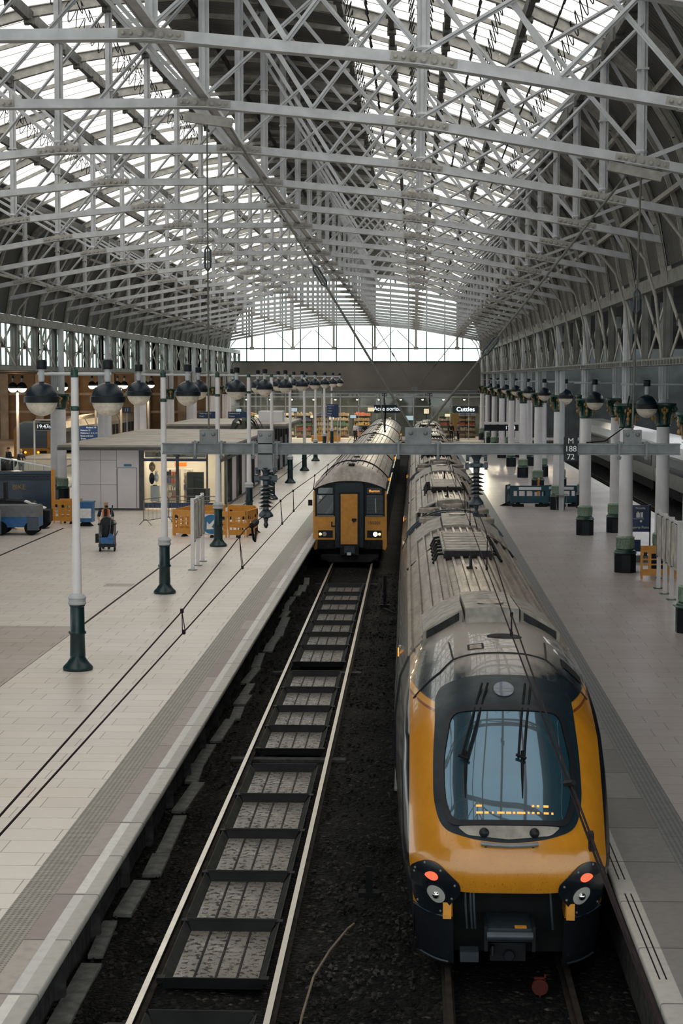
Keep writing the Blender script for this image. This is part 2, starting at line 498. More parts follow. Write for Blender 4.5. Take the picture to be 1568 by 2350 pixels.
# loose stones: nobody could count them
b = MB()
for k in range(5200):
    y = 15 + 50*random.random()**1.6
    x = random.choice([random.uniform(-4.2,-3.25), random.uniform(-1.5,.05), random.uniform(-1.5,.05)])
    s = random.uniform(.018,.05)
    m = Matrix.Rotation(random.random()*6, 3, 'Z') @ Matrix.Rotation(random.random()*6, 3, 'X')
    vs = [m @ Vector(p)*s*random.uniform(.7,1.2) for p in ((1,0,0),(-1,0,0),(0,1,0),(0,-1,0),(0,0,.7),(0,0,-.7))]
    b.add([p + Vector((x, y, -1.1)) for p in vs], [(0,2,4),(2,1,4),(1,3,4),(3,0,4),(2,0,5),(1,2,5),(3,1,5),(0,3,5)])
tag(b.build('gravel', M['stones'], angle=0), 'loose dark stones on the ballast between the tracks', 'gravel', kind='stuff')

# rails
def rail(x, lab, mat='rail', y1=171.):
    t = thing('rail', lab, 'rail', (x, 0, -.93))
    MB().bb(-.035,.035, 0,y1, -.012,0).build('rail_head', M[mat], t)
    MB().prism([(-.034,-.012),(.034,-.012),(.034,-.04),(.009,-.055),(.009,-.13),(.07,-.15),(.07,-.16),(-.07,-.16),(-.07,-.15),(-.009,-.13),(-.009,-.055),(-.034,-.04)], 0, y1).build('rail_web', M['rail_side'], t)
rail(-3.14, 'shiny steel rail on the platform side of the metal drip trays')
rail(-1.62, 'shiny steel rail between the drip trays and the wide ballast strip')
rail(.42, 'steel rail under the near train, on its ballast side', 'rail_side')
rail(1.86, 'steel rail under the near train, on its platform side', 'rail_side')
for x, nm in ((11.75,'nearer'),(13.2,'farther')):
    rail(x, f'{nm} rail of the empty track past the white columns', 'rail_side')
# sleepers peeping out of the ballast
def sleeper(y, x0, x1, lab):
    tag(MB().bb(x0, x1, y-.12, y+.12, -1.2, -1.085).build('sleeper', M['concrete']), lab, 'sleeper', 'sleepers half buried in the ballast')
for k, y in enumerate((32.9,42.75,19.0,61.3)):
    sleeper(y, -3.5, -1.3, ['concrete sleeper in the nearer long gap between drip trays','concrete sleeper in the farther long gap between drip trays','concrete sleeper below the nearest drip tray','concrete sleeper just in front of the orange-fronted train'][k])
# drip trays
def make_tray(L):
    t = thing('drip_tray', 'x', 'drip tray', (0,0,0), 0, 'metal drip trays between the rails')
    MB().bb(-.52,.52, .05,L-.05, -.115,-.1).build('tray_floor', M['tray'], t)
    for s in (-1,1):
        MB().prism([(s*.52,-.115),(s*.62,.0),(s*.63,.0),(s*.63,-.02),(s*.53,-.13)], .03, L-.03).build('side_panel', M['tray_side'], t)
    MB().add([(-.60,0,.0),(.60,0,.0),(.52,.09,-.1),(-.52,.09,-.1),(-.60,-.03,-.0),(.60,-.03,-.0),(.6,-.03,-.13),(-.6,-.03,-.13)], [(0,1,2,3),(0,4,5,1),(4,7,6,5)]).build('front_panel', M['tray_rim'], t)
    MB().add([(-.60,L,.02),(.60,L,.02),(.52,L-.16,-.1),(-.52,L-.16,-.1),(-.6,L+.03,.02),(.6,L+.03,.02)], [(0,3,2,1),(0,1,5,4)]).build('back_panel', M['tray_rim'], t)
    for x in (-.26,0,.26): MB().bb(x-.012,x+.012, .1,L-.16, -.1,-.085).build('seam', M['tray_rim'], t)
    for x in (-.62,.62): MB().bb(x-.05,x+.05, -.06,.06, -.06,.005).build('corner_clip', M['tray_rim'], t)
    return t
ty = [16.85, 20.2,22.4,24.65,27.0,29.35, 33.1,35.25,37.4,39.7, 43.4,46.1,48.4,50.7,53.1,55.4,57.6]
tl = [2.2, 2.2,2.25,2.35,2.35,2.3, 2.15,2.15,2.3,2.2, 2.6,2.3,2.3,2.4,2.3,2.2,2.3]
for k, (y, L) in enumerate(zip(ty, tl)):
    t = make_tray(L); t.location = (-2.38, y, -.93)
    t['label'] = ('dirty metal drip tray cut off by the bottom of the photo' if k == 0 else
                  f'dirty metal drip tray between the rails, {ORD[k-1]} full one from the bottom of the photo')
# hose, stakes
M['hose'] = pr('dusty_hose', (.16,.13,.095), .8, 0, .2, 6.)
tag(MB().tube([(-1.2,14.5,-1.06),(-1.28,17,-1.06),(-1.26,19.3,-1.05),(-1.2,20.6,-1.04),(-1.05,21.5,-1.02),(-.86,22.3,-1.0),(-.78,22.6,-1.02)], .016, 8).build('hose', M['hose']), 'pale bent hose lying on the ballast by the near train', 'hose')
def stake(x, y, h, lab):
    t = thing('marker_stake', lab, 'stake', (x, y, -1.12))
    MB().box((0,0,h/2), (.1,.06,h)).build('stake', M['cable'], t)
    MB().box((0,0,.03), (.3,.2,.07)).build('foot_block', M['cable'], t)
stake(-.62, 24.2, .42, 'short dark stake standing in the ballast beside the near train nose')
stake(-.93, 55.5, 1.0, 'tall thin dark stake in the ballast level with the far drip trays')
tag(MB().tube([(-.95,54.5,-1.05),(-.7,53.5,-1.03),(-.4,53.0,-1.05),(-.2,54.0,-1.06),(-.5,55.0,-1.06)], .03, 6).build('cable_loop', M['cable']), 'black cable loop on the ballast at the tall stake', 'cable')
# broken trough lids along the platform foot
k = 0; y = 17.
M['lid'] = pr('dusty_trough_lid', (.13,.135,.13), .85, 0, .35, 5., bump=.3)
while y < 62:
    L = random.uniform(1.1,2.3); x = -3.93 + .1*math.sin(y*.55) + random.uniform(-.03,.03)
    o = MB().box((0,0,0), (.25*random.uniform(.75,1.15), L, .05), Matrix.Rotation(random.uniform(-.05,.05), 3, 'Z') @ Matrix.Rotation(random.uniform(-.03,.03), 3, 'Y')).build('trough_lid', M['lid'])
    o.location = (x, y+L/2, -1.085)
    tag(o, f'{ORD[k]} broken concrete trough lid from the near end, below the platform coping', 'slab', 'concrete trough lids along the platform foot'); k += 1
    y += L + random.choice([.02,.03,.04,.3])

# ------------------------------------------------------------------ roof sheets
def sheet(u0, u1, y0, y1, dz=.3, n=None):
    us = [u0] + [a for a in ARC if u0 < a < u1] + [u1]
    vs = []; N = len(us)
    for y in (y0, y1): vs += [(XC+u, y, arch(u)+dz) for u in us]
    for y in (y0, y1): vs += [(XC+u, y, arch(u)+dz+.06) for u in us]
    fs = []
    for a in range(N-1):
        fs += [(a, a+1, N+a+1, N+a), (2*N+a, 3*N+a, 3*N+a+1, 2*N+a+1)]
    fs += [(0,N,3*N,2*N), (N-1,3*N-1,4*N-1,2*N-1)]
    return MB().add(vs, fs)
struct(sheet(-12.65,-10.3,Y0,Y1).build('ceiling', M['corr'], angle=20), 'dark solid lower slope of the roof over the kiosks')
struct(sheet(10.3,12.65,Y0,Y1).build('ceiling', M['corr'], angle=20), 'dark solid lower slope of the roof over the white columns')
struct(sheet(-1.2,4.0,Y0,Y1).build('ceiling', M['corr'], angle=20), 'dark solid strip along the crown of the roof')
def glaz(u0, u1, lab):
    us = [u0] + [a for a in ARC if u0 < a < u1] + [u1]; N = len(us)
    vs = []
    for y in (Y0, Y1): vs += [(XC+u, y, arch(u)+.32) for u in us]
    struct(MB().add(vs, [(a, a+1, N+a+1, N+a) for a in range(N-1)]).build('ceiling', M['glazing']), lab)
glaz(-10.3,-1.2, 'milky roof sheeting over the lamp post platform')
glaz(4.0,10.3, 'milky roof sheeting over the near train')
b = MB()
y = 24.
while y < 174:
    for u0, u1 in ((-10.3,-1.2),(4.,10.3)):
        us = [u0] + [a for a in ARC[::2] if u0 < a < u1] + [u1]
        for p, q in zip(us, us[1:]): b.bar((XC+p,y,arch(p)+.28), (XC+q,y,arch(q)+.28), .016, .02)
    y += 1.1 if y < 70 else 3.3
struct(b.build('ceiling', M['rib']), 'thin bars under the milky roof sheeting')
# purlins with hanging cable loops
def purlin(u, lab, dark=True, w=.14, h=.3):
    z = arch(u)
    t = thing('roof_purlin', lab, 'purlin', (XC+u, 0, z), 0, 'roof purlins')
    MB().bb(-w/2,w/2, Y0,Y1, -h,0).build('beam', M['rib_dark' if dark else 'rib'], t)
    if not dark: return
    br = MB().box((.02,0,-h-.03), (.2,.3,.12)).box((-.06,.1,-h+.05), (.1,.14,.3)).build('bracket', M['rib_dark'], t)
    br.location.y = y = 24.
    while y < 74:
        y += 2.2; q = br.copy(); COL.objects.link(q); q.location.y = y
PL = [(-10.25,'left edge'),(-8.2,'a'),(-6.15,'b'),(-4.1,'c'),(-2.05,'d'),(0,'e'),(2.05,'f'),(4.1,'g'),(5.4,'h'),(6.8,'h2'),(8.5,'i'),(10.25,'j')]
names = ['at the lower edge of the sheeting over the lamp post platform'] + [f'{ORD[k]} up from the lower edge over the lamp post platform' for k in range(1,5)] + \
        ['under the dark crown strip, on the lamp post side','under the dark crown strip, on the near train side'] + [f'{ORD[k]} down from the crown strip over the near train' for k in range(4)] + ['at the lower edge of the sheeting over the white columns']
for (u, _), n in zip(PL, names): purlin(u, 'dark roof purlin ' + n)
for u in (-11.3,11.3,-12.2,12.2): purlin(u, f'beige purlin on the {"upper" if abs(u)<12 else "lower"} part of the dark slope over the {"kiosks" if u<0 else "white columns"}', False, .1, .12)
for k, u in enumerate((4.55,6.15,7.7,9.3,-2.9,-7.2)):
    pts = []; b = MB()
    y = 21.
    while y < 72:
        for s in (-.16,.16):
            b.tube([(XC+u+s*(1+.8*math.sin(math.pi*i/7)), y+1.0*i/7, arch(u)+.05-.42*math.sin(math.pi*i/7)) for i in range(8)], .014, 5, False)
        y += 1.1
    tag(b.build('hanging_cable', M['cable']), 'black cable loops under the roof sheeting, ' + ['nearest the crown strip over the near train','second from the crown strip over the near train','third from the crown strip over the near train','lowest over the near train','upper one over the lamp post platform','lower one over the lamp post platform'][k], 'cable')
# tie along one row of truss nodes
t = thing('tie_beam', 'long grey tie beam linking the truss nodes above the lamp posts', 'beam', (XC+2.05, 0, 11.46))
MB().bb(-.085,.085, 20,172, -.02,.02).build('tie_flat', M['truss'], t)
for s in (-1,1): MB().bb(s*.085-.012,s*.085+.012, 20,172, -.04,.04).build('tie_flange', M['truss'], t)

# ------------------------------------------------------------------ trusses
NODES = [-10.25,-6.15,-2.05,2.05,6.15,10.25]
def make_truss():
    t = thing('roof_truss', 'x', 'truss', (0,0,0), 0, 'roof trusses')
    us = [-12.5,-10.25,-6.15,-2.05,2.05,6.15,10.25,12.5]
    b = MB()
    for p, q in zip(us, us[1:]):
        b.bar((XC+p,0,chord(p)), (XC+q,0,chord(q)), .14, .16)
        b.bar((XC+p,0,chord(p)-.09), (XC+q,0,chord(q)-.09), .26, .02)
    b.build('bottom_chord', M['truss'], t)
    b = MB()
    for p, q in zip(ARC, ARC[1:]):
        b.bar((XC+p,0,arch(p)), (XC+q,0,arch(q)), .06, .3)
        b.bar((XC+p,0,arch(p)-.13), (XC+q,0,arch(q)-.13), .2, .025)
        b.bar((XC+p,0,arch(p)+.13), (XC+q,0,arch(q)+.13), .2, .025)
        for f in (.25,.75):
            u = p+(q-p)*f
            b.box((XC+u,-.1,arch(u)-.15), (.03,.03,.03))
    b.build('arch_rib', M['rib'], t)
    for u in NODES:
        w = .19
        pm = MB().bb(XC+u-w/2,XC+u+w/2, -.03,.03, chord(u),arch(u)-.1).bb(XC+u-.03,XC+u+.03, -w/2,w/2, chord(u),arch(u)-.1)
        zm = (chord(u)+arch(u))/2
        pm.box((XC+u,0,zm), (w+.03,w+.03,.04)).lathe([(.1,chord(u)+.12),(.12,chord(u)+.16),(.1,chord(u)+.2)], (XC+u,0,0), 10)
        pm.build('post', M['truss'], t)
    P = NODES
    for p, q in zip(P, P[1:]):
        m = (p+q)/2
        for a, za, c, zc, dy in [z_ for n_, z_ in enumerate(((p,chord(p)+.1,q,arch(q)-.2,-.06),(q,chord(q)+.1,p,arch(p)-.2,.06),(m,chord(m)+.08,p,arch(p)*.45+chord(p)*.55+1.,.1),(m,chord(m)+.08,q,arch(q)*.45+chord(q)*.55+1.,-.1))) if n_ < 2 or p > 2]:
            MB().bar((XC+a,dy,za), (XC+c,dy,zc), .02, .085, (0,1,0)).bar((XC+a,dy*.6,za), (XC+c,dy*.6,zc), .085, .016, (0,1,0)).build('brace', M['truss'], t)
    for s in (-1,1):
        MB().bar((XC+s*10.25,0,chord(10.25)), (XC+s*12.1,0,arch(12.1)-.1), .085, .03, (0,1,0)).build('brace', M['truss'], t)
        MB().bar((XC+s*12.4,0,chord(12.4)), (XC+s*10.25,.05,arch(10.25)-.1), .085, .03, (0,1,0)).build('brace', M['truss'], t)
        x0 = XC+s*11.5
        MB().tube([(x0,0,chord(11.5)),(x0+s*.55,0,9.3),(x0+s*.85,0,8.3),(x0+s*.98,0,7.2),(x0+s*1.02,0,6.75)], .045, 6).bar((x0-s*.3,0,chord(11.2)-.05),(x0+s*.3,0,chord(11.8)-.05),.1,.1).build('knee_bracket', M['rib'], t)
    for u in NODES:
        g = MB(); sl = (chord(u+.3)-chord(u-.3))/.6
        for y in (-.085,.085):
            g.box((XC+u,y,chord(u)-.02), (.62,.025,.2), Matrix.Rotation(-math.atan(sl), 3, 'Y'))
            g.box((XC+u,y,chord(u)-.02), (1.0,.02,.13), Matrix.Rotation(-math.atan(sl), 3, 'Y'))
        for dx, r in ((-.42,.035),(-.3,.035),(-.16,.055),(0,.055),(.16,.055),(.3,.035),(.42,.035)):
            z = chord(u)-.02+sl*dx
            g.lathe([(r,-.13),(r,-.1),(r*.7,-.145)], (XC+u+dx,0,z), 8, 'y')
        g.build('gusset_plate', M['rib'], t)
    return t
tr0 = make_truss()
TY = [20.0+6.6*k for k in range(24)]
for k, y in enumerate(TY):
    t = tr0 if k == 0 else (dup(tr0) if k < 13 else (tr1 if k == 13 else dup(tr1)))
    if k == 12:                      # the far trusses show no lattice bars against the gable
        tr1 = dup(tr0)
        for ch in list(tr1.children):
            if ch.name.startswith('brace'): bpy.data.objects.remove(ch)
    t.location = (0, y, 0)
    t['label'] = ('grey arched roof truss of which only a corner shows at the top edge' if k == 0 else f'grey lattice roof truss spanning the shed, {ORD[k-1]} full one from the camera')
for y, n_ in ((6.8,'nearer to the photographer'),(13.4,'farther from the photographer')):
    t = dup(tr0, (0,y,0)); t['label'] = f'roof truss seen only mirrored in the near train windscreen, {n_}'
# slim ribs half-way between trusses
b = MB()
for p, q in zip(ARC, ARC[1:]): b.bar((XC+p,0,arch(p)+.1), (XC+q,0,arch(q)+.1), .1, .12)
r0 = tag(b.build('roof_rib', M['rib']), 'x', 'rib', 'slim roof ribs')
for k, y in enumerate(TY):
    r = r0 if k == 0 else r0.copy()
    if k: COL.objects.link(r)
    r.location = (0, y+3.3, 0); r['label'] = f'slim beige roof rib half-way between trusses, {ORD[k]} from the camera'

# ------------------------------------------------------------------ girders over the columns
def make_girder(L):
    t = thing('lattice_girder', 'x', 'girder', (0,0,0), 0, 'lattice girders over the columns')
    MB().bb(-.14,.14, 0,L, 8.62,8.98).bb(-.2,.2, 0,L, 8.6,8.63).build('top_chord', M['girder'], t)
    b = MB().bb(-.14,.14, 0,L, 6.55,6.72).bb(-.24,.24, 0,L, 6.52,6.56)
    for k in range(int(L/.55)): b.box((-.26,.3+k*.55,6.6), (.06,.1,.12))
    b.build('bottom_chord', M['girder'], t)
    n = 3
    for k in range(n+1):
        MB().bb(-.05,.05, k*L/n-.14,k*L/n+.14, 6.7,8.62).bb(-.13,.13, k*L/n-.03,k*L/n+.03, 6.7,8.62).build('post', M['girder'], t)
    for k in range(n):
        a, c = k*L/n+.15, (k+1)*L/n-.15
        MB().bar((-.06,a,6.72), (-.06,c,8.6), .14, .03, (1,0,0)).build('brace', M['rib'], t)
        MB().bar((.06,c,6.72), (.06,a,8.6), .14, .03, (1,0,0)).build('brace', M['rib'], t)
        MB().box((0,(a+c)/2,7.66), (.16,.22,.3)).build('crossing_plate', M['rib_dark'], t)
    return t
g0 = make_girder(13.2)
for k in range(11):
    y = 29.5+13.2*k
    g = g0 if k == 0 else dup(g0)
    g.location = (6.75, y, 0); g['label'] = f'iron lattice girder above the white columns, {ORD[k]} bay from the camera'
for k in range(9):
    g = dup(g0); g.location = (-18.1, 60.9+13.2*k-.3*0, 0)
    g['label'] = f'iron lattice girder in front of the bright clerestory, {ORD[k]} bay from the camera'
# clerestory windows behind the left girder, one per bay
for k in range(9):
    y = 60.9+13.2*k
    w = struct(MB().bb(-19.02,-19.0, y,y+13.2, 6.75,8.9).build('window', M['pane']), f'clerestory pane behind the {ORD[k]} girder bay over the kiosks')
    w.name = f'window_{k+2}'
    f = MB()
    for j in range(13): f.bb(-19.06,-18.96, y+j*1.1-.025,y+j*1.1+.025, 6.7,8.95)
    for z in (6.75,7.6,8.9): f.bb(-19.05,-18.97, y,y+13.2, z-.03,z+.03)
    for j in (0,4,8,12): f.bb(-19.1,-18.9, y+j*1.1-.22,y+j*1.1+.22, 6.7,8.95)
    f.build('window_frame', M['girder'], w)
# aisle roofs
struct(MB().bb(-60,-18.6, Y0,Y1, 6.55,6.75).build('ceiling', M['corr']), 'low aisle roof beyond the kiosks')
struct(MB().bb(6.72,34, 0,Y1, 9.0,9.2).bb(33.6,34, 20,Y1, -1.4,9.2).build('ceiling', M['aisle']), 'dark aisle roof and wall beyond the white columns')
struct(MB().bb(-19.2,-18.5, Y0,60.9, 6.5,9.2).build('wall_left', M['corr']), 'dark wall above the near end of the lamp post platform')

# ------------------------------------------------------------------ columns
def make_column():
    t = thing('iron_column', 'x', 'column', (0,0,0), 0, 'white iron columns')
    MB().lathe([(.235,1.16),(.23,1.3),(.205,4.62)], n=24).build('shaft', M['column'], t)
    b = MB().lathe([(.36,0),(.36,.56),(.34,.6)], n=8, a0=R(22.5))
    b.build('plinth', M['black'], t)
    MB().lathe([(.36,.6),(.37,.63),(.34,.66),(.33,.7),(.29,.73),(.285,.76)], n=24).build('base_moulding', M['green'], t)
    dr = MB().lathe([(.285,.76),(.275,1.06),(.295,1.08),(.3,1.12),(.27,1.15),(.24,1.17)], n=24)
    for k in range(12):
        a = k*math.pi/6
        for s in (-1,1):
            dr.tube([(.285*math.cos(a+s*d), .285*math.sin(a+s*d), z) for d, z in ((.2,.8),(.19,.95),(.12,1.03),(0,1.06))], .012, 5)
    dr.build('base_drum', M['green_pale'], t)
    c = MB().lathe([(.225,4.6),(.25,4.63),(.22,4.67),(.22,4.9),(.26,5.1),(.36,5.25),(.42,5.3),(.42,5.36),(.3,5.38)], n=20)
    c.build('capital', M['green'], t)
    for k in range(4):
        a = k*math.pi/2
        v = MB(); m = Matrix.Rotation(a+math.pi/4, 3, 'Z')
        sp = [Vector((.44+.1*math.cos(th)*(1-th/14), 0, 5.16+.1*math.sin(th)*(1-th/14))) for th in [i*.6 for i in range(16)]]
        v.tube([m @ p for p in [Vector((.22,0,4.72)),Vector((.25,0,4.95)),Vector((.36,0,5.2))]+sp], .035, 6)
        v.build('volute', M['green'], t)
        m2 = Matrix.Rotation(a, 3, 'Z'); l = MB()
        for dx, dz in ((0,.12),(-.07,.04),(.07,.04),(0,-.04),(0,-.22)):
            p = m2 @ Vector((dx, -.33, 5.1+dz)); l.sphere(p, .055, 8, 6, (1,1,1.3))
        l.bar(m2 @ Vector((0,-.25,4.7)), m2 @ Vector((0,-.3,5.1)), .05, .03)
        l.build('leaf_ornament', M['gold'], t)
    b = MB().lathe([(.17,5.36),(.15,5.5),(.15,8.6)], n=10)
    for k in range(10):
        a = math.pi*2*k/10; b.tube([(.15*math.cos(a),.15*math.sin(a),5.5),(.15*math.cos(a),.15*math.sin(a),6.6)], .022, 5)
    b.build('upper_post', M['column_grey'], t)
    return t
c0 = make_column()
n = 0
for k in range(11):
    for x, w in ((6.73,'on the train side'),(8.05,'on the far side')):
        c = c0 if n == 0 else dup(c0)
        c.location = (x, 42.5+13.2*k+(1.2 if w == 'on the far side' else 0), 0); n += 1
        c['label'] = f'white iron column with green capital, {ORD[k]} pair from the camera, {w}'
for k in range(7):
    for x, w in ((-17.72,'on the kiosk side'),(-18.25,'on the outer side')):
        c = dup(c0); c.location = (x, 87.0+13.2*k+(0 if x > -18 else .85), 0)
        c['label'] = f'iron column under the bright clerestory, {ORD[k]} pair from the camera, {w}'
# ================================================================== trains
M['yellow'] = None
def m_nose():
    t = NT('nose_livery'); co = t.coord()
    sp = t.n('ShaderNodeSeparateXYZ'); t.l(co, sp.inputs[0]); z = sp.outputs[2]
    nz = t.noise(4, co, 5, .6)
    sx_ = t.n('ShaderNodeMapping'); sx_.inputs['Scale'].default_value = (3, 1, .6); t.l(co, sx_.inputs[0])
    st = t.noise(3, sx_.outputs[0], 5, .6)
    yel = t.ramp(nz, [(.3, (.41,.165,.011)), (.7, (.47,.195,.015))])
    spk = t.noise(70, co, 2, .5)
    speck = t.math('MULTIPLY', t.rng(spk, .62, .68), t.rng(z, 1.75, .95))
    yel = t.mix(t.math('MULTIPLY', speck, .8), yel, (.07,.035,.015))
    blk = (.007,.015,.022)
    c = t.mix(t.rng(z, 2.905, 2.91), yel, (.2,.05,.015))
    c = t.mix(t.rng(z, 2.93, 2.935), c, t.mix(t.rng(z, 2.935,2.94), (.5,.23,.03), (.5,.23,.03)))
    c = t.mix(t.rng(z, 2.985, 3.0), c, blk)
    grime = t.rng(t.math('ADD', z, t.math('MULTIPLY', st, .28)), 3.38, 3.58)
    c = t.mix(grime, c, (.25,.225,.2))
    rr = t.rng(grime, 0, 1, .22, .5)
    t.pbsdf(c, rr, 0, None, coat=.35)
    return t.m
M['nose'] = m_nose()
M['gloss_black'] = pr('gloss_black_body', (.008,.011,.015), .2, 0, .2, 3., spec=.4, coat=.15)
M['surround'] = pr('black_windscreen_surround', (.007,.016,.023), .4, 0, .2, 6., spec=.2)
def m_silver(name, lo, hi, rough, met):
    t = NT(name); co = t.coord()
    mp = t.n('ShaderNodeMapping'); mp.inputs['Scale'].default_value = (2.2, .22, 1); t.l(co, mp.inputs[0])
    a = t.noise(2.2, mp.outputs[0], 6, .6); b = t.noise(7, co, 5, .65)
    f = t.math('ADD', t.math('MULTIPLY', a, .6), t.math('MULTIPLY', b, .4))
    c = t.ramp(f, [(.36, lo), (.6, hi)])
    t.pbsdf(c, t.rng(f, .35, .65, rough+.08, rough-.06), met, b, .08, .01)
    return t.m
M['silver'] = m_silver('grimy_silver_roof', (.125,.106,.086), (.29,.25,.205), .45, .2)
M['silver2'] = m_silver('brown_grey_roof', (.15,.128,.112), (.30,.262,.23), .5, .1)
M['roof_gear'] = pr('roof_equipment', (.235,.22,.195), .6, 0, .25, 5.)
M['roof_dark'] = pr('sooty_roof_gear', (.018,.018,.019), .7, 0, .3, 8., spec=.2)
def m_glass(name, base, tint, fac):
    t = NT(name)
    a = t.n('ShaderNodeBsdfPrincipled'); a.inputs['Base Color'].default_value = (*base, 1); a.inputs['Roughness'].default_value = .25
    g = t.n('ShaderNodeBsdfGlossy'); g.inputs[0].default_value = (*tint, 1); g.inputs['Roughness'].default_value = .02
    mx = t.n('ShaderNodeMixShader'); mx.inputs[0].default_value = fac
    t.l(a.outputs[0], mx.inputs[1]); t.l(g.outputs[0], mx.inputs[2]); t.l(mx.outputs[0], t.out.inputs[0])
    return t.m
M['windscreen'] = m_glass('tinted_windscreen', (.008,.03,.045), (.32,.62,.88), .105)
M['train_glass'] = m_glass('dark_train_glass', (.02,.026,.03), (.8,.9,1), .1)
M['lens'] = m_glass('lamp_lens', (.5,.5,.47), (1,1,1), .3)
M['livery_blue'] = pr('dark_blue_livery', (.02,.04,.075), .3, 0, .2, 3., coat=.3)
M['cream'] = pr('pale_livery', (.42,.42,.4), .35, 0, .1, 3.)
M['coupler'] = pr('coupler_steel', (.03,.042,.055), .4, .2, .2, 6.)
M['red_paint'] = pr('red_paint', (.07,.014,.011), .7, spec=.2)

def spline(pts, z):
    """monotone lookup of y for z on the nose centre line (Catmull-Rom)"""
    for i in range(len(pts)-1):
        if z <= pts[i+1][1] or i == len(pts)-2:
            p0 = pts[max(i-1,0)]; p1 = pts[i]; p2 = pts[i+1]; p3 = pts[min(i+2, len(pts)-1)]
            return p0, p1, p2, p3, i
NOSE = [(.2,.0),(.12,.7),(.06,.95),(0.,1.2),(.05,1.48),(.18,1.72),(.72,2.4),(1.32,3.0),(1.75,3.2),(2.2,3.34),(2.8,3.48),(3.5,3.58),(4.3,3.64),(5.2,3.66)]
# arc-length-like parameter: s in [0, N-1]
def nose_c(s):
    n = len(NOSE)-1; i = min(int(s), n-1); f = s-i
    P = [Vector(NOSE[max(i-1,0)]), Vector(NOSE[i]), Vector(NOSE[i+1]), Vector(NOSE[min(i+2,n)])]
    a = P[0]*(-f+2*f*f-f**3)*.5 + P[1]*(2-5*f*f+3*f**3)*.5 + P[2]*(f+4*f*f-3*f**3)*.5 + P[3]*(-f*f+f**3)*.5
    return a
def s_of_z(z):
    lo, hi = 0., len(NOSE)-1.
    for _ in range(40):
        m = (lo+hi)/2
        if nose_c(m).y < z: lo = m
        else: hi = m
    return lo
def nose_pt(x, s, off=0.):
    c = nose_c(s); e = .02
    n_ = len(NOSE)-1
    tg = nose_c(min(s+e, n_)) - nose_c(max(s-e, 0)); tg.normalize()
    nrm = Vector((-tg.y, tg.x))            # outward (forward / up) in (y, z)
    if nrm.x > 0 and nrm.y < 0: nrm = -nrm
    zc = c.y
    W = 1.14 + .05*min(max((zc-.7)/.8, 0), 1)
    g = min(max((zc-2.2)/1.25, 0), 1)
    D = .5 + .1*g
    p = 4.2 - 1.5*g
    t = abs(x)/1.2
    d = D*t**p
    q = c - nrm*d
    # surface normal including the sideways turn
    dd = D*p*(t**(p-1) if t > 0 else 0)/1.2*(1 if x > 0 else -1)
    N3 = Vector((dd, nrm.x, nrm.y)).normalized()
    return Vector((x*W/1.2, q.x, q.y)) + N3*off
def nose_z(x, z, off=0.): return nose_pt(x, s_of_z(z), off)
HW = [(.08,1.1),(.6,1.24),(1.05,1.35),(1.5,1.4),(2.2,1.4),(2.75,1.33),(3.04,1.2)]
def hw(z):
    if z <= HW[0][0]: return HW[0][1]
    for (a, p), (c, q) in zip(HW, HW[1:]):
        if z <= c: return p+(q-p)*(z-a)/(c-a)
    return HW[-1][1]

def densify(o, d=.05):
    out = []
    for a, c in zip(o, o[1:]+o[:1]):
        k = max(1, int(math.hypot(c[0]-a[0], c[1]-a[1])/d))
        out += [(a[0]+(c[0]-a[0])*i/k, a[1]+(c[1]-a[1])*i/k) for i in range(k)]
    return out
def densify2(o, q, d=.05):
    A = []; B = []
    for a, c, e, f in zip(o, o[1:]+o[:1], q, q[1:]+q[:1]):
        k = max(1, int(math.hypot(c[0]-a[0], c[1]-a[1])/d))
        for i in range(k):
            A.append((a[0]+(c[0]-a[0])*i/k, a[1]+(c[1]-a[1])*i/k)); B.append((e[0]+(f[0]-e[0])*i/k, e[1]+(f[1]-e[1])*i/k))
    return A, B
def patch(outline, off, name, mat, parent, rings=6, inner=None, label=None):
    """smooth patch on the nose: outline = [(x, z)], filled towards its middle (or towards an inner outline)"""
    rings *= 2
    if inner is None: outline = densify(outline)
    else: outline, inner = densify2(outline, inner)
    n = len(outline); m = MB(); vs = []
    cx = sum(p[0] for p in outline)/n; cz = sum(p[1] for p in outline)/n
    inn = inner if inner else [(cx, cz)]*n
    vs = [nose_z(o[0], o[1], -.01) for o in outline]
    for r in range(rings+1):
        f = r/rings
        if not inner: f *= .999
        for o, i in zip(outline, inn):
            vs.append(nose_z(o[0]+(i[0]-o[0])*f, o[1]+(i[1]-o[1])*f, off))
    fs = [(r*n+k, r*n+(k+1) % n, (r+1)*n+(k+1) % n, (r+1)*n+k) for r in range(rings+1) for k in range(n)]
    return m.add(vs, fs).build(name, mat, parent, label, angle=50)
def rounded(pts, r=.12, seg=5):
    """round the corners of a polygon"""
    out = []; n = len(pts)
    for i in range(n):
        p = Vector(pts[i]); a = Vector(pts[i-1]); c = Vector(pts[(i+1) % n])
        ra = min(r, (a-p).length*.45, (c-p).length*.45)
        u = p+(a-p).normalized()*ra; v = p+(c-p).normalized()*ra
        for k in range(seg+1):
            f = k/seg
            out.append(tuple(u*(1-f)**2 + p*2*f*(1-f) + v*f*f))
    return out

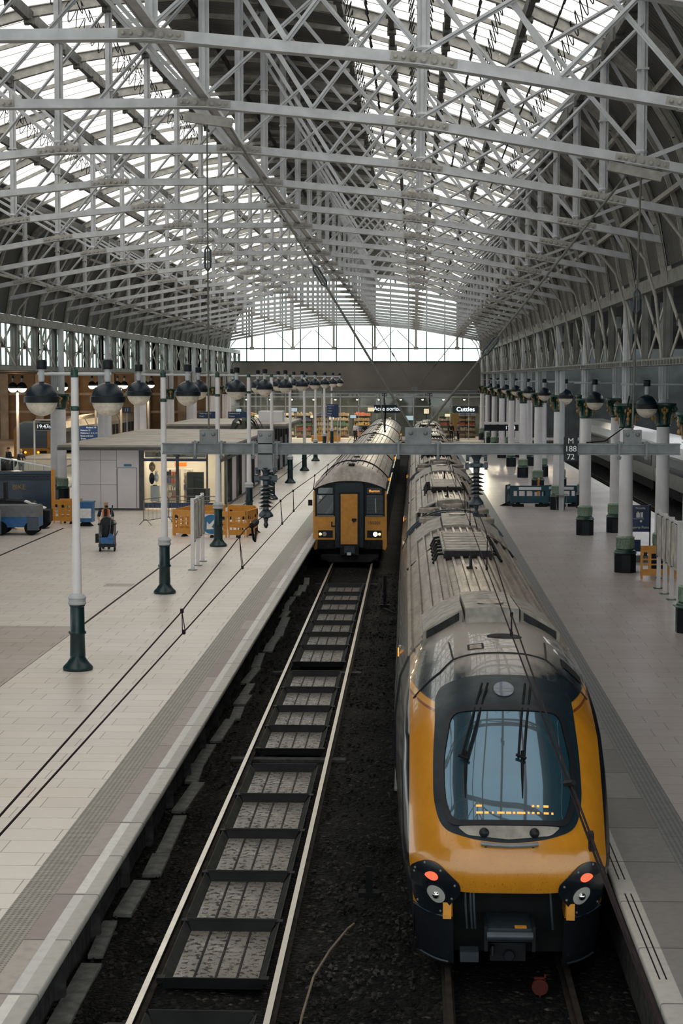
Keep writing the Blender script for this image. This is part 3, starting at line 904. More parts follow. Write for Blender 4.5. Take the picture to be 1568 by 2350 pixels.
def carriage(parent, y0, L, cab=False):
    """one coach of the near train; its own mesh is the dark body, the roof and roof gear are its children"""
    a = y0 + (5.2 if cab else 0); e = y0+L
    side = [(z, w) for z, w in HW]
    for s in (1,):
        poly = [(-w, z) for z, w in HW] + [(w, z) for z, w in reversed(HW)]
    b = MB().prism(poly, a, e)
    c = b.build('carriage', M['gloss_black'], parent, 'coach body in glossy black', angle=25)
    # roof skin
    N = 28
    def rz(x): return 3.66-.62*abs(x/1.2)**2.6
    xs = [1.2*math.sin(math.pi/2*(2*i/N-1)) for i in range(N+1)]
    r = MB().grid(lambda u, v: (xs[round(u*N)], a+(e-a)*v, rz(xs[round(u*N)])), N, 1)
    for yy in (a, e):
        r.add([(x, yy, rz(x)) for x in xs], [tuple(range(N+1))])
    for k in range(15):
        x = -1.13+k*1.13*2/14
        aa = a+.3 if not cab else a-1.2+.9*abs(x)**2*.6
        sl = math.atan(-.62*2.6/1.2*abs(x/1.2)**1.6*(1 if x > 0 else -1))
        r.box((x, (max(aa,a)+e-.5)/2, rz(x)+.008), (.045, e-.5-max(aa,a), .08), Matrix.Rotation(-sl, 3, 'Y'))
    r.build('roof', M['silver'], c, 'grimy ribbed silver roof', angle=40)
    w = MB()
    y = a+1.2
    while y < e-2.5:
        for s in (-1,1):
            w.add([(s*(hw(z)+.004), yy, z) for yy in (y, y+1.6) for z in (1.75,2.2,2.6)], [(0,1,4,3),(1,2,5,4)])
        y += 1.95
    w.build('window_band', M['train_glass'], c)
    for s in (-1,1):
        MB().bb(s*1.375-.02,s*1.375+.02, a,e, 1.02,1.05).build('body_strip', M['steel'], c)
    # ends
    MB().prism([(-1.25,.9),(-1.3,2.7),(-1.12,3.2),(-.7,3.56),(0,3.68),(.7,3.56),(1.12,3.2),(1.3,2.7),(1.25,.9)], e+.02, e+.5).build('bellows', M['roof_dark'], c)
    arc = [(x, rz(x)) for x in xs]
    q = MB()
    for yy in (e-.1, e+.55):
        q = MB()
        for p1, p2 in zip(arc, arc[1:]): q.bar((p1[0],yy,p1[1]+.05), (p2[0],yy,p2[1]+.05), .07, .1)
        q.build('end_arch', M['coupler'], c)
    # underframe and bogies
    u = MB().bb(-1.0,1.0, y0+2.2,e-2.2, .25,.6)
    for yb in (y0+3.2, e-3.2):
        u.bb(-1.05,1.05, yb-1.4,yb+1.4, .3,.6)
        for yw in (yb-1.15, yb+1.15):
            for s in (-1,1): u.cyl((s*.72,yw,.42), (s*.85,yw,.42), .42, n=18)
    u.build('underframe', M['roof_dark'], c)
    def amber(y, s=-1):
        MB().box((s*1.33,y,2.72), (.06,.08,.13)).build('door_lamp', M['amber'], c)
        MB().box((s*1.325,y,2.72), (.04,.14,.2)).build('lamp_mount', M['roof_gear'], c)
    amber(a+2.4 if cab else y0+9.5)
    def cowl(y1, y2, fwd):
        """three-part raised casing; the dark mouths look to the front when fwd = 1"""
        lift = .17
        f, k = (y1, y2) if fwd else (y2, y1)
        def panel(xa, xb, ya, yb, h1, h2):
            vs = []
            for x in (xa, (xa+xb)/2, xb):
                vs += [(x, ya, rz(x)+h1), (x, yb, rz(x)+h2), (x, ya, rz(x)-.02), (x, yb, rz(x)-.02)]
            fs = [(0,1,5,4),(4,5,9,8),(0,4,6,2),(4,8,10,6),(1,3,7,5),(5,7,11,9),(0,2,3,1),(8,9,11,10)]
            return MB().add(vs, fs)
        panel(-.38,.38, f,k, lift+.04,.1).build('centre_casing', M['roof_gear'], c)
        for s in (-1,1):
            xa, xb = (s*.42, s*.98)
            panel(xa, xb, f+(.25 if fwd else -.25), k, lift, .07).build('side_casing', M['roof_gear'], c)
            yf = f+(.235 if fwd else -.235)
            vs = []
            for g in (.08,.92):
                x = xa+(xb-xa)*g
                vs += [(x, yf, rz(x)+.03), (x, yf, rz(x)+lift-.025)]
            MB().add(vs, [(0,1,3,2)]).build('intake', M['roof_dark'], c)
        MB().lathe([(.001,0),(.2,0),(.19,.012),(.001,.016)], (0,(f+k)/2-.75*(1 if fwd else -1),rz(0)+lift+.02), 24).build('round_hatch', M['silver2'], c)
    def radiator(y1, y2, x0=-.5, x1=.5):
        z = rz(x0)
        MB().bb(x0,x1, y1,y2, z-.05,z+.2).build('radiator_box', M['roof_dark'], c)
        g = MB(); n = 7
        for i in range(n):
            ya = y1+.05+(y2-y1-.1)*i/n
            g.bb(x0-.01,x1+.01, ya,ya+(y2-y1)/n*.8, z+.2,z+.225)
            for x in (x0+.03,x1-.03): g.box((x,ya+.1,z+.24), (.03,.03,.02))
        for x in (x0,x1): g.bb(x-.02,x+.02, y1,y2, z+.15,z+.23)
        g.build('radiator_slats', M['roof_gear'], c)
        h = MB()
        for i in range(6):
            ya = y1+.3+(y2-y1-.6)*i/5
            for s in (-1,1):
                xb = x0 if s < 0 else x1
                h.tube([(xb,ya,z+.12),(xb+s*.12,ya+.05,z+.1),(xb+s*.2,ya-.1,rz(xb+s*.2)+.03)], .03, 6)
        h.bar((x0-.7,y1+3.2,rz(x0-.7)+.03),(x0,y1+3.4,z+.08),.05,.05)
        h.build('pipe_set', M['roof_dark'], c)
    def aerial(y, x=-.05):
        MB().lathe([(.12,0),(.1,.03),(.03,.04),(.02,.3),(.005,.31)], (x,y,rz(x)), 10).box((x,y+.03,rz(x)+.12),(.03,.2,.2)).build('aerial', M['roof_dark'], c)
    def fans(y, xs_=(-.62,0.02,.66)):
        bb_ = MB().grid(lambda u_, v: (-.98+1.96*u_, y-.5+1.0*v, rz(-.98+1.96*u_)+.03), 12, 1)
        bb_.build('fan_tray', M['roof_dark'], c)
        for x in xs_:
            MB().lathe([(.29,0),(.29,.1),(.26,.13),(.22,.07),(.05,.07),(.03,.1)], (x,y,rz(x)+.02), 20).build('fan', M['silver2'], c)
    if cab:
        cowl(y0+4.5,y0+7.3,True)
        aerial(y0+11.4); radiator(y0+13.2,y0+17.3, -.5,.42)
    else:
        fans(y0+1.3); cowl(y0+1.9,y0+4.2,True); aerial(y0+6.2); radiator(y0+8.3,y0+12.4,-.5,.42); aerial(y0+14.5,.0)
    cowl(e-4.1,e-1.9,False); fans(e-1.25)
    MB().tube([(.62,e-5.5,rz(.62)+.03),(.75,e-5.6,rz(.75)+.04),(1.05,e-5.7,rz(1.05)+.05),(1.18,e-5.8,rz(1.18)+.03)], .035, 6).build('roof_cable', M['roof_dark'], c)
    return c

VX, VY, VZ = 1.14, 20.25, -.93
tr = thing('passenger_train', 'long train with rounded orange nose, black windscreen and silver roof', 'train', (VX,VY,VZ))
# nose shell
S0 = s_of_z(.7); S1 = len(NOSE)-1.
zl = [.7,.8,.9,1.0,1.04,1.12]+[1.2+.05*i for i in range(0,43)]
sl = [s_of_z(z) for z in zl if z < 3.3]; sl += [sl[-1]+(S1-sl[-1])*i/16 for i in range(1,17)]
xl = [-1.2+.04*i for i in range(13)]+[-.7+.0467*i for i in range(31)]+[.72+.04*i for i in range(13)]
nx = len(xl)
m = MB(); vs = [nose_pt(x, s) for s in sl for x in xl]
fs = []
for j in range(len(sl)-1):
    for i in range(nx-1):
        xm = (xl[i]+xl[i+1])/2
        if nose_c((sl[j]+sl[j+1])/2).y < 1.03 + .0 and abs(xm) < .7 and sl[j+1] < s_of_z(1.05): continue
        fs.append((j*nx+i, j*nx+i+1, (j+1)*nx+i+1, (j+1)*nx+i))
m.add(vs, fs)
for s_ in (-1,1):                      # returns into the coupler opening
    q = [nose_z(s_*.7, z) for z in (.7,.8,.9,1.0,1.04)]
    m.add(q+[p+Vector((0,.35,0)) for p in q], [(k,k+1,k+6,k+5) for k in range(4)])
m.build('nose_shell', M['nose'], tr, 'orange nose, black above the windscreen', angle=60)
# cab sides
m = MB()
for s_ in (-1,1):
    vs = []
    for s in sl:
        e_ = nose_pt(s_*1.2, s)
        for f in (0,.03,.1,.35,1):
            z = e_.z; w_ = hw(z)*s_
            vs.append((e_.x+(w_-e_.x)*min(1, f*1.0)**.33, e_.y+(5.2-e_.y)*f, z))
    m.add(vs, [(j*5+i, j*5+i+1, (j+1)*5+i+1, (j+1)*5+i) for j in range(len(sl)-1) for i in range(4)])
m.build('cab_side', M['gloss_black'], tr, 'glossy black cab side', angle=60)
# lower valance
m = MB()
zz = [.08,.2,.4,.6,.7]
for s_ in (-1,1):
    xs = [s_*(.7+.05*i) for i in range(11)]
    m.add([nose_z(x, z, -.015-.12*max(0,.5-z)) for z in zz for x in xs], [(j*11+i, j*11+i+1, (j+1)*11+i+1, (j+1)*11+i) for j in range(4) for i in range(10)])
    vs = []
    for z in zz:
        e_ = nose_z(s_*1.2, z, -.015)
        vs += [tuple(e_), (s_*hw(z), 2.6, z), (s_*hw(z), 5.2, z)]
    m.add(vs, [(j*3+i, j*3+i+1, (j+1)*3+i+1, (j+1)*3+i) for j in range(4) for i in range(2)])
m.build('valance', M['black'], tr, angle=60)
for s_ in (-1,1):
    MB().tube([nose_z(s_*x, .69, .012) for x in (.72,.85,1.0,1.1,1.18)], .012, 6).build('valance_strip', M['livery_blue'], tr)
    MB().tube([nose_z(s_*x, .12+.16*(x-.75)**2, -.0) for x in (.75,.85,.95,1.05,1.1)], .014, 6).build('guard_rail', M['coupler'], tr)
    MB().box(tuple(nose_z(s_*.76,.78,.02)), (.1,.05,.2)).build('end_tab', M['orange'], tr, 'small orange tab beside the lamp')
# coupler recess
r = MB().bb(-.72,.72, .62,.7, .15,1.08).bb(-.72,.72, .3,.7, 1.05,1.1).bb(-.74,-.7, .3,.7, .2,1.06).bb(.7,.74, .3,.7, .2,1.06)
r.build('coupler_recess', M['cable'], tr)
cp = MB().bb(-.26,.26, -.1,.5, .5,.66).build('coupler_head', M['coupler'], tr)
MB().cyl((-.27,-.14,.58),(.27,-.14,.58),.06,n=12).build('coupler_roller', M['coupler'], cp)
MB().bb(.06,.2,-.1,.0,.662,.668).build('warning_plate', M['orange'], cp)
MB().bb(-.3,-.26,-.16,.3,.4,.7).bb(.26,.3,-.16,.3,.4,.7).build('coupler_cheek', M['black'], cp)
MB().lathe([(.06,0),(.07,.02),(.05,.1)], (0,-.02,.3), 14, 'y').bb(-.22,.2,.1,.3,.2,.42).build('drawgear', M['black'], tr)
MB().bb(-.58,-.36,-.02,.2,.22,.34).build('cable_box', M['coupler'], tr)
MB().lathe([(.03,0),(.03,.12)], (-.2,-.05,.32), 10).build('air_cock', M['chrome'], tr)
h = MB()
for x in (-.52,-.46,-.42,.5): h.tube([(x,.25,1.02),(x+.01,.2,.8),(x+.03,.22,.55)], .014, 6)
h.build('jumper_hose', M['coupler'], tr)
v = MB().lathe([(.001,-.03),(.095,-.03),(.1,0),(.095,.03),(.001,.03)], (.36,-.1,-.04), 20, 'y').bb(.29,.43,-.12,-.08,.06,.075).bb(.41,.43,-.12,-.08,.05,.11).bb(.35,.37,-.12,-.08,-.2,-.12)
v.build('coupling_disc', M['red_paint'], tr, 'dull red disc hanging under the coupler')
# windscreen surround, gasket, glass
outer = rounded([(-.80,1.78),(-.9,2.1),(-.9,2.6),(-.87,3.0),(-.87,3.3),(.87,3.3),(.87,3.0),(.9,2.6),(.9,2.1),(.80,1.78),(.45,1.66),(0,1.62),(-.45,1.66)], .16, 5)
patch(outer, .012, 'windscreen_surround', M['surround'], tr, 8)
go = rounded([(-.72,1.8),(-.82,2.1),(-.83,2.5),(-.72,3.03),(.72,3.03),(.83,2.5),(.82,2.1),(.72,1.8)], .13, 6)
gi = rounded([(-.66,1.85),(-.755,2.1),(-.765,2.5),(-.665,2.975),(.665,2.975),(.765,2.5),(.755,2.1),(.66,1.85)], .11, 6)
patch(go, .034, 'windscreen_gasket', M['black'], tr, 2, gi)
patch(gi, .02, 'windscreen', M['windscreen'], tr, 10)
patch(rounded([(-.62,1.795),(.62,1.795),(.5,1.7),(0,1.655),(-.5,1.7)], .05, 4), .022, 'sill_panel', M['roof_gear'], tr, 3)
for s_ in (-1,1):
    MB().sphere(tuple(nose_z(s_*.3,1.72,.03)), .06, 12, 8).build('sill_boss', M['black'], tr)
MB().tube([nose_z(x, 1.585+.02*(x/.34)**2, .05) for x in (-.34,-.2,0,.2,.34)], .028, 8).build('foot_rail', M['steel'], tr, 'short silver bar under the windscreen')
for x in (-.28,.28): MB().tube([nose_z(x,1.59,0), nose_z(x,1.59,.05)], .02, 6).build('rail_stud', M['black'], tr)
# amber dashes of the destination display low in the windscreen
b = MB()
def dash(x, z, w_): b.add([nose_z(x,z,.024), nose_z(x+w_,z,.024), nose_z(x+w_,z+.022,.024), nose_z(x,z+.022,.024)], [(0,1,2,3)])
for x, w_ in ((-.36,.08),(-.26,.05),(-.17,.02),(-.11,.09),(0,.06),(.08,.03),(.13,.1),(.26,.02),(.31,.03),(.37,.03),(.45,.06),(.54,.025)): dash(x-.03, 1.915, w_)
for x, w_ in ((-.36,.07),(.31,.03),(.37,.03),(.45,.06)): dash(x-.03, 1.985, w_)
b.build('display_dots', M['amber_text'], tr, 'amber dots of a destination display')
# round cover and wipers
a = [(.13*math.cos(k*math.pi/14), 3.175+.062*math.sin(k*math.pi/14)) for k in range(28)]
patch([(x*1.1, 3.175+(z-3.175)*1.1) for x, z in a], .014, 'round_cover_rim', M['black'], tr, 3)
patch(a, .022, 'round_cover', M['livery_blue'], tr, 3)
for s_, px, bx in ((0,-.27,-.6),(1,.27,.09)):
    w_ = MB()
    for d_ in (0,.07):
        w_.tube([nose_z(px+d_,3.2,.06), nose_z(px+(bx-px)*.5+d_,2.8,.09), nose_z(bx+d_+.05,2.48,.07)], .015, 6)
    w_.tube([nose_z(bx+.02,2.5,.075), nose_z(bx+.14,2.46,.075)], .018, 6)
    w_.build('wiper_arm', M['cable'], tr)
    MB().tube([nose_z(bx+.1,2.55,.045), nose_z(bx+.09,2.3,.04), nose_z(bx+.085,2.08,.035)], [.02,.016,.006], 6).build('wiper_blade', M['cable'], tr)
# lamp pods
for s_ in (-1,1):
    pod = [(s_*x, z) for x, z in rounded([(1.18,1.36),(1.0,1.45),(.86,1.4),(.6,1.14),(.59,1.02),(.72,.86),(.8,.72),(1.0,.66),(1.18,.74),(1.2,1.0)], .1, 4)]
    if s_ < 0: pod = pod[::-1]
    patch(pod, .018, 'lamp_pod', M['gloss_black'], tr, 5)
    b = MB()
    for x, z in ((1.12,1.3),(1.0,1.4),(.82,1.3),(.66,1.12),(.7,.94),(.84,.75),(1.12,.76),(1.14,1.1)):
        b.sphere(tuple(nose_z(s_*x,z,.02)), .016, 8, 5)
    b.build('pod_screw', M['steel'], tr)
    def disc(x, z, r, off, name, mt):
        cc = [(x+r*math.cos(k*math.pi/12), z+r*math.sin(k*math.pi/12)) for k in range(24)]
        return patch(cc, off, name, mt, tr, 4)
    disc(s_*.93, 1.2, .075, .03, 'tail_lamp', M['red_lamp'])
    disc(s_*.88, .95, .125, .028, 'headlamp_rim', M['black'])
    disc(s_*.88, .95, .105, .036, 'headlamp', M['lens'])
    MB().sphere(tuple(nose_z(s_*.88,.95,.03)), .05, 12, 8).build('bulb', M['chrome'], tr)
# roof seams, hatches and vents on the cab roof
def roofbar(x0, s0, x1, s1, w_=.018, n=8, mt='roof_dark', name='roof_seam', off=.006):
    MB().tube([nose_pt(x0+(x1-x0)*i/n, s0+(s1-s0)*i/n, off) for i in range(n+1)], w_, 6).build(name, M[mt], tr)
sm = s_of_z(3.475)
roofbar(-.62,sm,.62,sm,.012,12); roofbar(-.62,sm,-.8,sm-.35,.012); roofbar(.62,sm,.8,sm-.35,.012); roofbar(-.8,sm-.35,-1.15,sm-.5,.012); roofbar(.8,sm-.35,1.15,sm-.5,.012)
roofbar(-.62,sm,-.66,sm+1.2,.012); roofbar(.62,sm,.66,sm+1.2,.012)
def roofpatch(x0, x1, s0, s1, off, mt, name, par=tr):
    vs = [nose_pt(x0+(x1-x0)*i/4, s0+(s1-s0)*j/4, off) for j in range(5) for i in range(5)]
    MB().add(vs, [(j*5+i, j*5+i+1, (j+1)*5+i+1, (j+1)*5+i) for j in range(4) for i in range(4)]).build(name, M[mt], par)
roofpatch(-1.12,1.12, sm+.02,S1, .003, 'silver', 'cab_roof_skin')
roofpatch(-.42,-.2, sm+.3,sm+.62, .008, 'roof_dark', 'hatch_rim'); roofpatch(-.39,-.23, sm+.3,sm+.56, .012, 'silver', 'hatch')
roofpatch(.85,1.12, sm+.2,sm+.75, .008, 'roof_dark', 'side_vent')
cc = [(.1+.24*math.cos(k*math.pi/12), 3.585+.012*math.sin(k*math.pi/12)) for k in range(24)]
patch(cc, .012, 'oval_hatch', M['roof_dark'], tr, 3)
y = 0.
for k in range(5):
    L = 23.9 if k == 0 else 22.9
    cg = carriage(tr, y, L, k == 0); y += L+.55
    if k == 0: cg.rotation_euler.z = .12/24
    else: cg.location.x = -.12

# ------------------------------------------------------------------ second train
t2 = thing('diesel_train', 'older train with flat orange front and ribbed brown-grey roof', 'train', (-2.47, 66.8, -.93))
def r2(y, x):
    rise = min(1, max(0, y/2.2)); zc = 3.17+.53*math.sin(rise*math.pi/2)
    return zc-(.32+.4*rise)*abs(x/1.38)**2.4
HW2 = [(.55,1.36),(1.0,1.41),(1.9,1.41),(2.6,1.38),(2.85,1.36)]
def coach2(y0, L, first):
    b = MB().prism([(-w, z) for z, w in HW2]+[(w, z) for z, w in reversed(HW2)], y0+.02, y0+L)
    c = b.build('carriage', M['livery_blue'], t2, 'dark coach body', angle=25)
    N = 24; ys = [0,.15,.4,.8,1.3,1.8,2.4] if first else [0]
    ys = [y0+v for v in ys]+[y0+L]
    xs = [1.38*math.sin(math.pi/2*(2*i/N-1)) for i in range(N+1)]
    f = (lambda y, x: r2(y, x)) if first else (lambda y, x: r2(9, x))
    r = MB().add([(x, y, f(y, x)) for y in ys for x in xs], [(j*(N+1)+i, j*(N+1)+i+1, (j+1)*(N+1)+i+1, (j+1)*(N+1)+i) for j in range(len(ys)-1) for i in range(N)])
    r.add([(x, y0+L, f(y0+L, x)) for x in xs], [tuple(range(N+1))])
    r.build('roof', M['silver2'], c, 'brown-grey ribbed roof', angle=40)
    s_ = MB(); a = y0+(2.4 if first else .1)
    for k in range(13):
        x = -1.2+k*.2
        s_.bb(x-.012,x+.012, a,y0+L-.1, f(y0+9,x)-.02,f(y0+9,x)+.012)
    s_.build('roof_seam', M['roof_dark'], c)
    g = MB()
    for yy in ((1.6,4.2) if first else (1.,))+(8.,12.5,16.,18.5):
        z = f(y0+9, 0)
        g.bb(-.12,.12, y0+yy,y0+yy+.35, z-.02,z+.05)
    g.build('roof_vent', M['roof_dark'], c)
    for yy in ((5.,) if first else ())+(L-.1,):
        q = MB()
        for p, n_ in zip(xs, xs[1:]): q.bar((p,y0+yy,f(y0+9,p)+.02), (n_,y0+yy,f(y0+9,n_)+.02), .06, .06)
        q.build('end_arch', M['roof_dark'], c)
    w = MB(); yy = y0+2.5
    while yy < y0+L-2:
        for q in (-1,1): w.bb(q*1.385-.003,q*1.395+.02, yy,yy+1.3, 1.75,2.5)
        yy += 1.6
    w.build('window_band', M['train_glass'], c)
    for yy in (9.5,): MB().box((1.41,y0+yy,2.68), (.04,.1,.12)).build('door_lamp', M['amber'], c)
    u = MB().bb(-1.1,1.1, y0+1,y0+L-1, .25,.7)
    for yb in (y0+3,y0+L-3):
        for yw in (yb-1.1,yb+1.1):
            for q in (-1,1): u.cyl((q*.7,yw,.42),(q*.85,yw,.42),.42,n=14)
    u.build('underframe', M['roof_dark'], c)
    MB().bb(-.6,.6,y0+L,y0+L+.4,.9,3.2).build('bellows', M['roof_dark'], c)
for k in range(4): coach2(k*20.1, 19.7, k == 0)
N = 20
top = [(1.38*(2*i/N-1), r2(0, 1.38*(2*i/N-1))-.06) for i in range(N+1)]
MB().prism([(-1.38,.9)]+top+[(1.38,.9)], -.04, .1).build('front_plate', M['surround'], t2)
q = MB()
for p, n_ in zip(top, top[1:]): q.bar((p[0],-.06,p[1]+.03),(n_[0],-.06,n_[1]+.03), .12,.06)
q.build('roof_lip', M['roof_dark'], t2)
for s_ in (-1,1):
    MB().prism([(s_*1.34,2.8),(s_*1.41,2.76),(s_*1.42,.62),(s_*1.36,.5),(s_*1.24,.55),(s_*1.24,.92),(s_*1.34,.92)], -.06,.12).build('corner_pillar', M['orange'], t2)
    MB().bb(s_*.58,s_*1.34, -.07,.02, .9,1.8).build('front_panel', M['orange'], t2)
    MB().bb(s_*.62,s_*1.26, -.1,-.05, 1.81,1.85).build('sill_rail', M['steel'], t2)
    MB().bb(s_*.64,s_*1.26, -.06,-.04, 1.9,2.62).build('windscreen', M['train_glass'], t2)
    MB().bb(s_*.66,s_*1.22, -.055,-.04, 2.68,2.9).build('display_box', M['train_glass'], t2)
    MB().bb(s_*.66,s_*1.22, -.09,-.05, .98,1.26).build('lamp_cluster', M['black'], t2)
    MB().lathe([(.001,-.1),(.055,-.1),(.055,-.08)], (s_*1.14,0,1.12), 16, 'y').build('side_lamp', M['warm_lamp'], t2)
    MB().lathe([(.001,-.1),(.085,-.1),(.085,-.08)], (s_*.98,0,1.12), 16, 'y').build('headlamp', M['white_lamp' if s_ > 0 else 'lens'], t2)
MB().bb(-.56,.52, -.25,.02, .62,3.0).prism([(-.56,3.0),(-.5,3.1),(.46,3.1),(.52,3.0)], -.25,.02).build('gangway_frame', M['navy'], t2)
MB().bb(-.42,.38, -.28,-.24, .7,2.75).build('door_frame', M['black'], t2)
d_ = MB().bb(-.345,.3, -.3,-.26, .75,2.68).build('gangway_door', M['orange'], t2, 'orange gangway door')
MB().prism([(.08,1.74),(.26,1.74),(.26,1.66),(.14,1.58),(.08,1.66)], -.325,-.3).build('door_handle', M['black'], d_)
MB().bb(-.72,-.68,-.12,-.06,1.42,1.6).bb(-.72,-.56,-.12,-.06,1.4,1.45).build('hand_hook', M['black'], t2)
text('150201', .17, M['letters_black'], t2, (.93,-.075,1.55), FRONT, 'number_lettering', .003)
text('Buxton', .14, M['amber_text'], t2, (.94,-.06,2.78), FRONT, 'display_lettering', .003)
MB().tube([(1.0,-.08,1.95),(.98,-.08,2.5)], .014, 6).build('wiper', M['white'], t2)
MB().tube([(-1.22,-.08,2.3),(-.9,-.08,2.62)], .012, 6).build('wiper', M['cable'], t2)
MB().bb(-1.18,-1.08,-.065,-.06,2.48,2.6).build('window_notice', M['white'], t2)
b = MB().bb(-1.25,1.25, -.1,.4, .55,.9).bb(-1.1,1.1, -.25,.3, .12,.34).bb(-.35,.35,-.5,.1,.35,.75)
b.prism([(-1.15,.3),(1.15,.3),(.8,.06),(-.8,.06)], -.3,-.2)
b.build('buffer_beam', M['roof_dark'], t2)
MB().bb(-.2,.2,-.55,-.45,.42,.7).build('coupler_head', M['coupler'], t2)
MB().bb(-.09,.06,-.57,-.54,.35,.46).build('lamp_bracket', M['white'], t2)
MB().box((-1.55,.3,2.3), (.16,.1,.22)).build('wing_mirror', M['roof_dark'], t2)

# ------------------------------------------------------------------ far trains
t3 = thing('railcar', 'small yellow-fronted train parked beyond the glass balustrade', 'train', (-29.3, 132.5, -.75))
for k in range(3):
    b = MB().prism([(-1.38,.5),(-1.4,1.9),(-1.36,2.9),(1.36,2.9),(1.4,1.9),(1.38,.5)], k*16,k*16+15.6)
    c = b.build('carriage', M['cream'], t3)
    MB().prism([(-1.38,2.9),(-1.1,3.4),(-.5,3.62),(.5,3.62),(1.1,3.4),(1.38,2.9)], k*16,k*16+15.6).build('roof', M['cream'], c)
    w = MB()
    for j in range(8): w.bb(1.4,1.42, k*16+1+j*1.8,k*16+2.3+j*1.8, 1.7,2.6).bb(1.4,1.415,k*16+.4,k*16+15,.9,1.4)
    w.build('window_band', M['livery_blue'], c)
MB().prism([(-1.38,.55),(-1.38,1.55),(1.38,1.55),(1.38,.55)], -.08,0).prism([(-1.38,1.5),(-1.38,3.0),(-1.2,3.0),(-1.2,1.5)], -.08,0).prism([(1.38,1.5),(1.38,3.0),(1.2,3.0),(1.2,1.5)], -.08,0).build('front_panel', M['orange'], t3)
MB().prism([(-1.2,1.55),(-1.2,3.2),(-.6,3.45),(.6,3.45),(1.2,3.2),(1.2,1.55)], -.06,0).build('windscreen', M['train_glass'], t3)
for s_ in (-1,1):
    MB().bb(s_*.45,s_*1.15,-.1,-.07,1.1,1.35).build('lamp_cluster', M['black'], t3)
    MB().lathe([(.001,-.13),(.1,-.13),(.1,-.1)], (s_*.5,0,1.22), 12, 'y').build('side_lamp', M['amber'], t3)
t4 = thing('stabled_train', 'white-roofed train standing across the tracks past the white columns', 'train', (15.8, 58, -.93))
for k in range(4):
    b = MB().prism([(-1.36,.9),(-1.4,1.6),(-1.36,2.7),(1.36,2.7),(1.4,1.6),(1.36,.9)], k*24,k*24+23.4)
    c = b.build('carriage', M['cream'], t4)
    MB().prism([(-1.37,2.68),(-1.15,3.2),(-.6,3.55),(.6,3.55),(1.15,3.2),(1.37,2.68)], k*24,k*24+23.4).build('roof', M['white'], c)
    w = MB().bb(-1.42,-1.395, k*24+.6,k*24+22.8, 1.75,2.55)
    w.build('window_band', M['train_glass'], c)
    u = MB().bb(-1.2,1.2, k*24+1,k*24+22, .3,.9)
    for yb in (3,20.4):
        for yw in (-1.1,1.1): u.cyl((-.9,k*24+yb+yw,.45),(-.75,k*24+yb+yw,.45),.45,n=14).bb(-1.15,-1.,k*24+yb+yw-.5,k*24+yb+yw+.5,.35,.75)
    u.build('underframe', M['roof_dark'], c)
# ================================================================== far end wall and concourse
YW = 175.
M['fascia'] = pr('grey_brown_fascia', (.115,.105,.095), .6, 0, .15, .4)
M['brick'] = pr('brown_brick_wall', (.17,.115,.07), .8, 0, .25, .5)
M['stonepier'] = pr('pale_pier', (.30,.25,.2), .7, 0, .2, 1.)
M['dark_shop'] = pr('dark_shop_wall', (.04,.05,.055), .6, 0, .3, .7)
struct(MB().bb(-18.6,7.4, YW,YW+.4, 4.95,7.75).bb(-18.6,7.4,YW-.15,YW,4.85,5.05).build('wall_back', M['fascia']), 'grey-brown fascia band above the shops')
b = MB().bb(-70,-18.6, YW,YW+.4, -1.2,6.6)
struct(b.build('wall_back', M['brick']), 'brown wall at the end of the far left aisle')
b = MB()
for k in range(14): b.bb(-67+k*3.6,-66.2+k*3.6, YW-.3,YW, -1,6.6)
for z in (2.6,4.4): b.bb(-70,-18.6, YW-.15,YW, z,z+.25)
struct(b.build('trim', M['stonepier']), 'pale piers on the brown end wall')
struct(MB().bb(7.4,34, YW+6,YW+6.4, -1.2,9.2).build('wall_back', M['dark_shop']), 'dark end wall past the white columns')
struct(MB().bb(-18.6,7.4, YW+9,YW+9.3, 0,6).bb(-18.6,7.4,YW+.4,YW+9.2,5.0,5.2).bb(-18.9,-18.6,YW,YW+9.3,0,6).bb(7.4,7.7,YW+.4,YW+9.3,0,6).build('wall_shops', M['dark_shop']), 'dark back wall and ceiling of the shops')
# gable window
us = [-12.62+25.24*k/40 for k in range(41)]
poly = [(XC+us[0],7.75)]+[(XC+u, arch(u)+.25) for u in us]+[(XC+us[-1],7.75)]
vs = [(x, YW, z) for x, z in poly]
w = struct(MB().add(vs, [tuple(range(len(vs)))]).build('window_1', M['pane']), 'great glazed gable at the far end')
f = MB()
for k in range(15):
    u = -12.62+25.24*k/14
    f.bb(XC+u-.05,XC+u+.05, YW-.08,YW+.05, 7.75, arch(u)+.2)
for z in (7.78,9.08): f.bb(XC-12.5,XC+12.5, YW-.08,YW+.05, z-.05,z+.05)
f.build('window_frame', M['green'], w)
f = MB()
for u in (-10.25,-6.15,-2.05,2.05,6.15,10.25):
    f.bb(XC+u-.1,XC+u+.1, YW-.5,YW-.35, 9.1,arch(u)).box((XC+u,YW-.42,9.1),(.45,.1,.3))
for u in (-6.15,-2.05,2.05,6.15):
    f.bar((XC+u,YW-.4,9.1),(XC+u+1.9*(1 if u < 0 else -1)*(1 if abs(u)>3 else -1),YW-.4,10.9),.06,.06).bar((XC+u,YW-.4,9.1),(XC+u-1.9,YW-.4,10.9),.06,.06)
f.build('window_post', M['rib'], w)
struct(MB().bb(-80,60, 420,421, -2,3).build('ground', M['concrete']), 'far ground outside the gable')
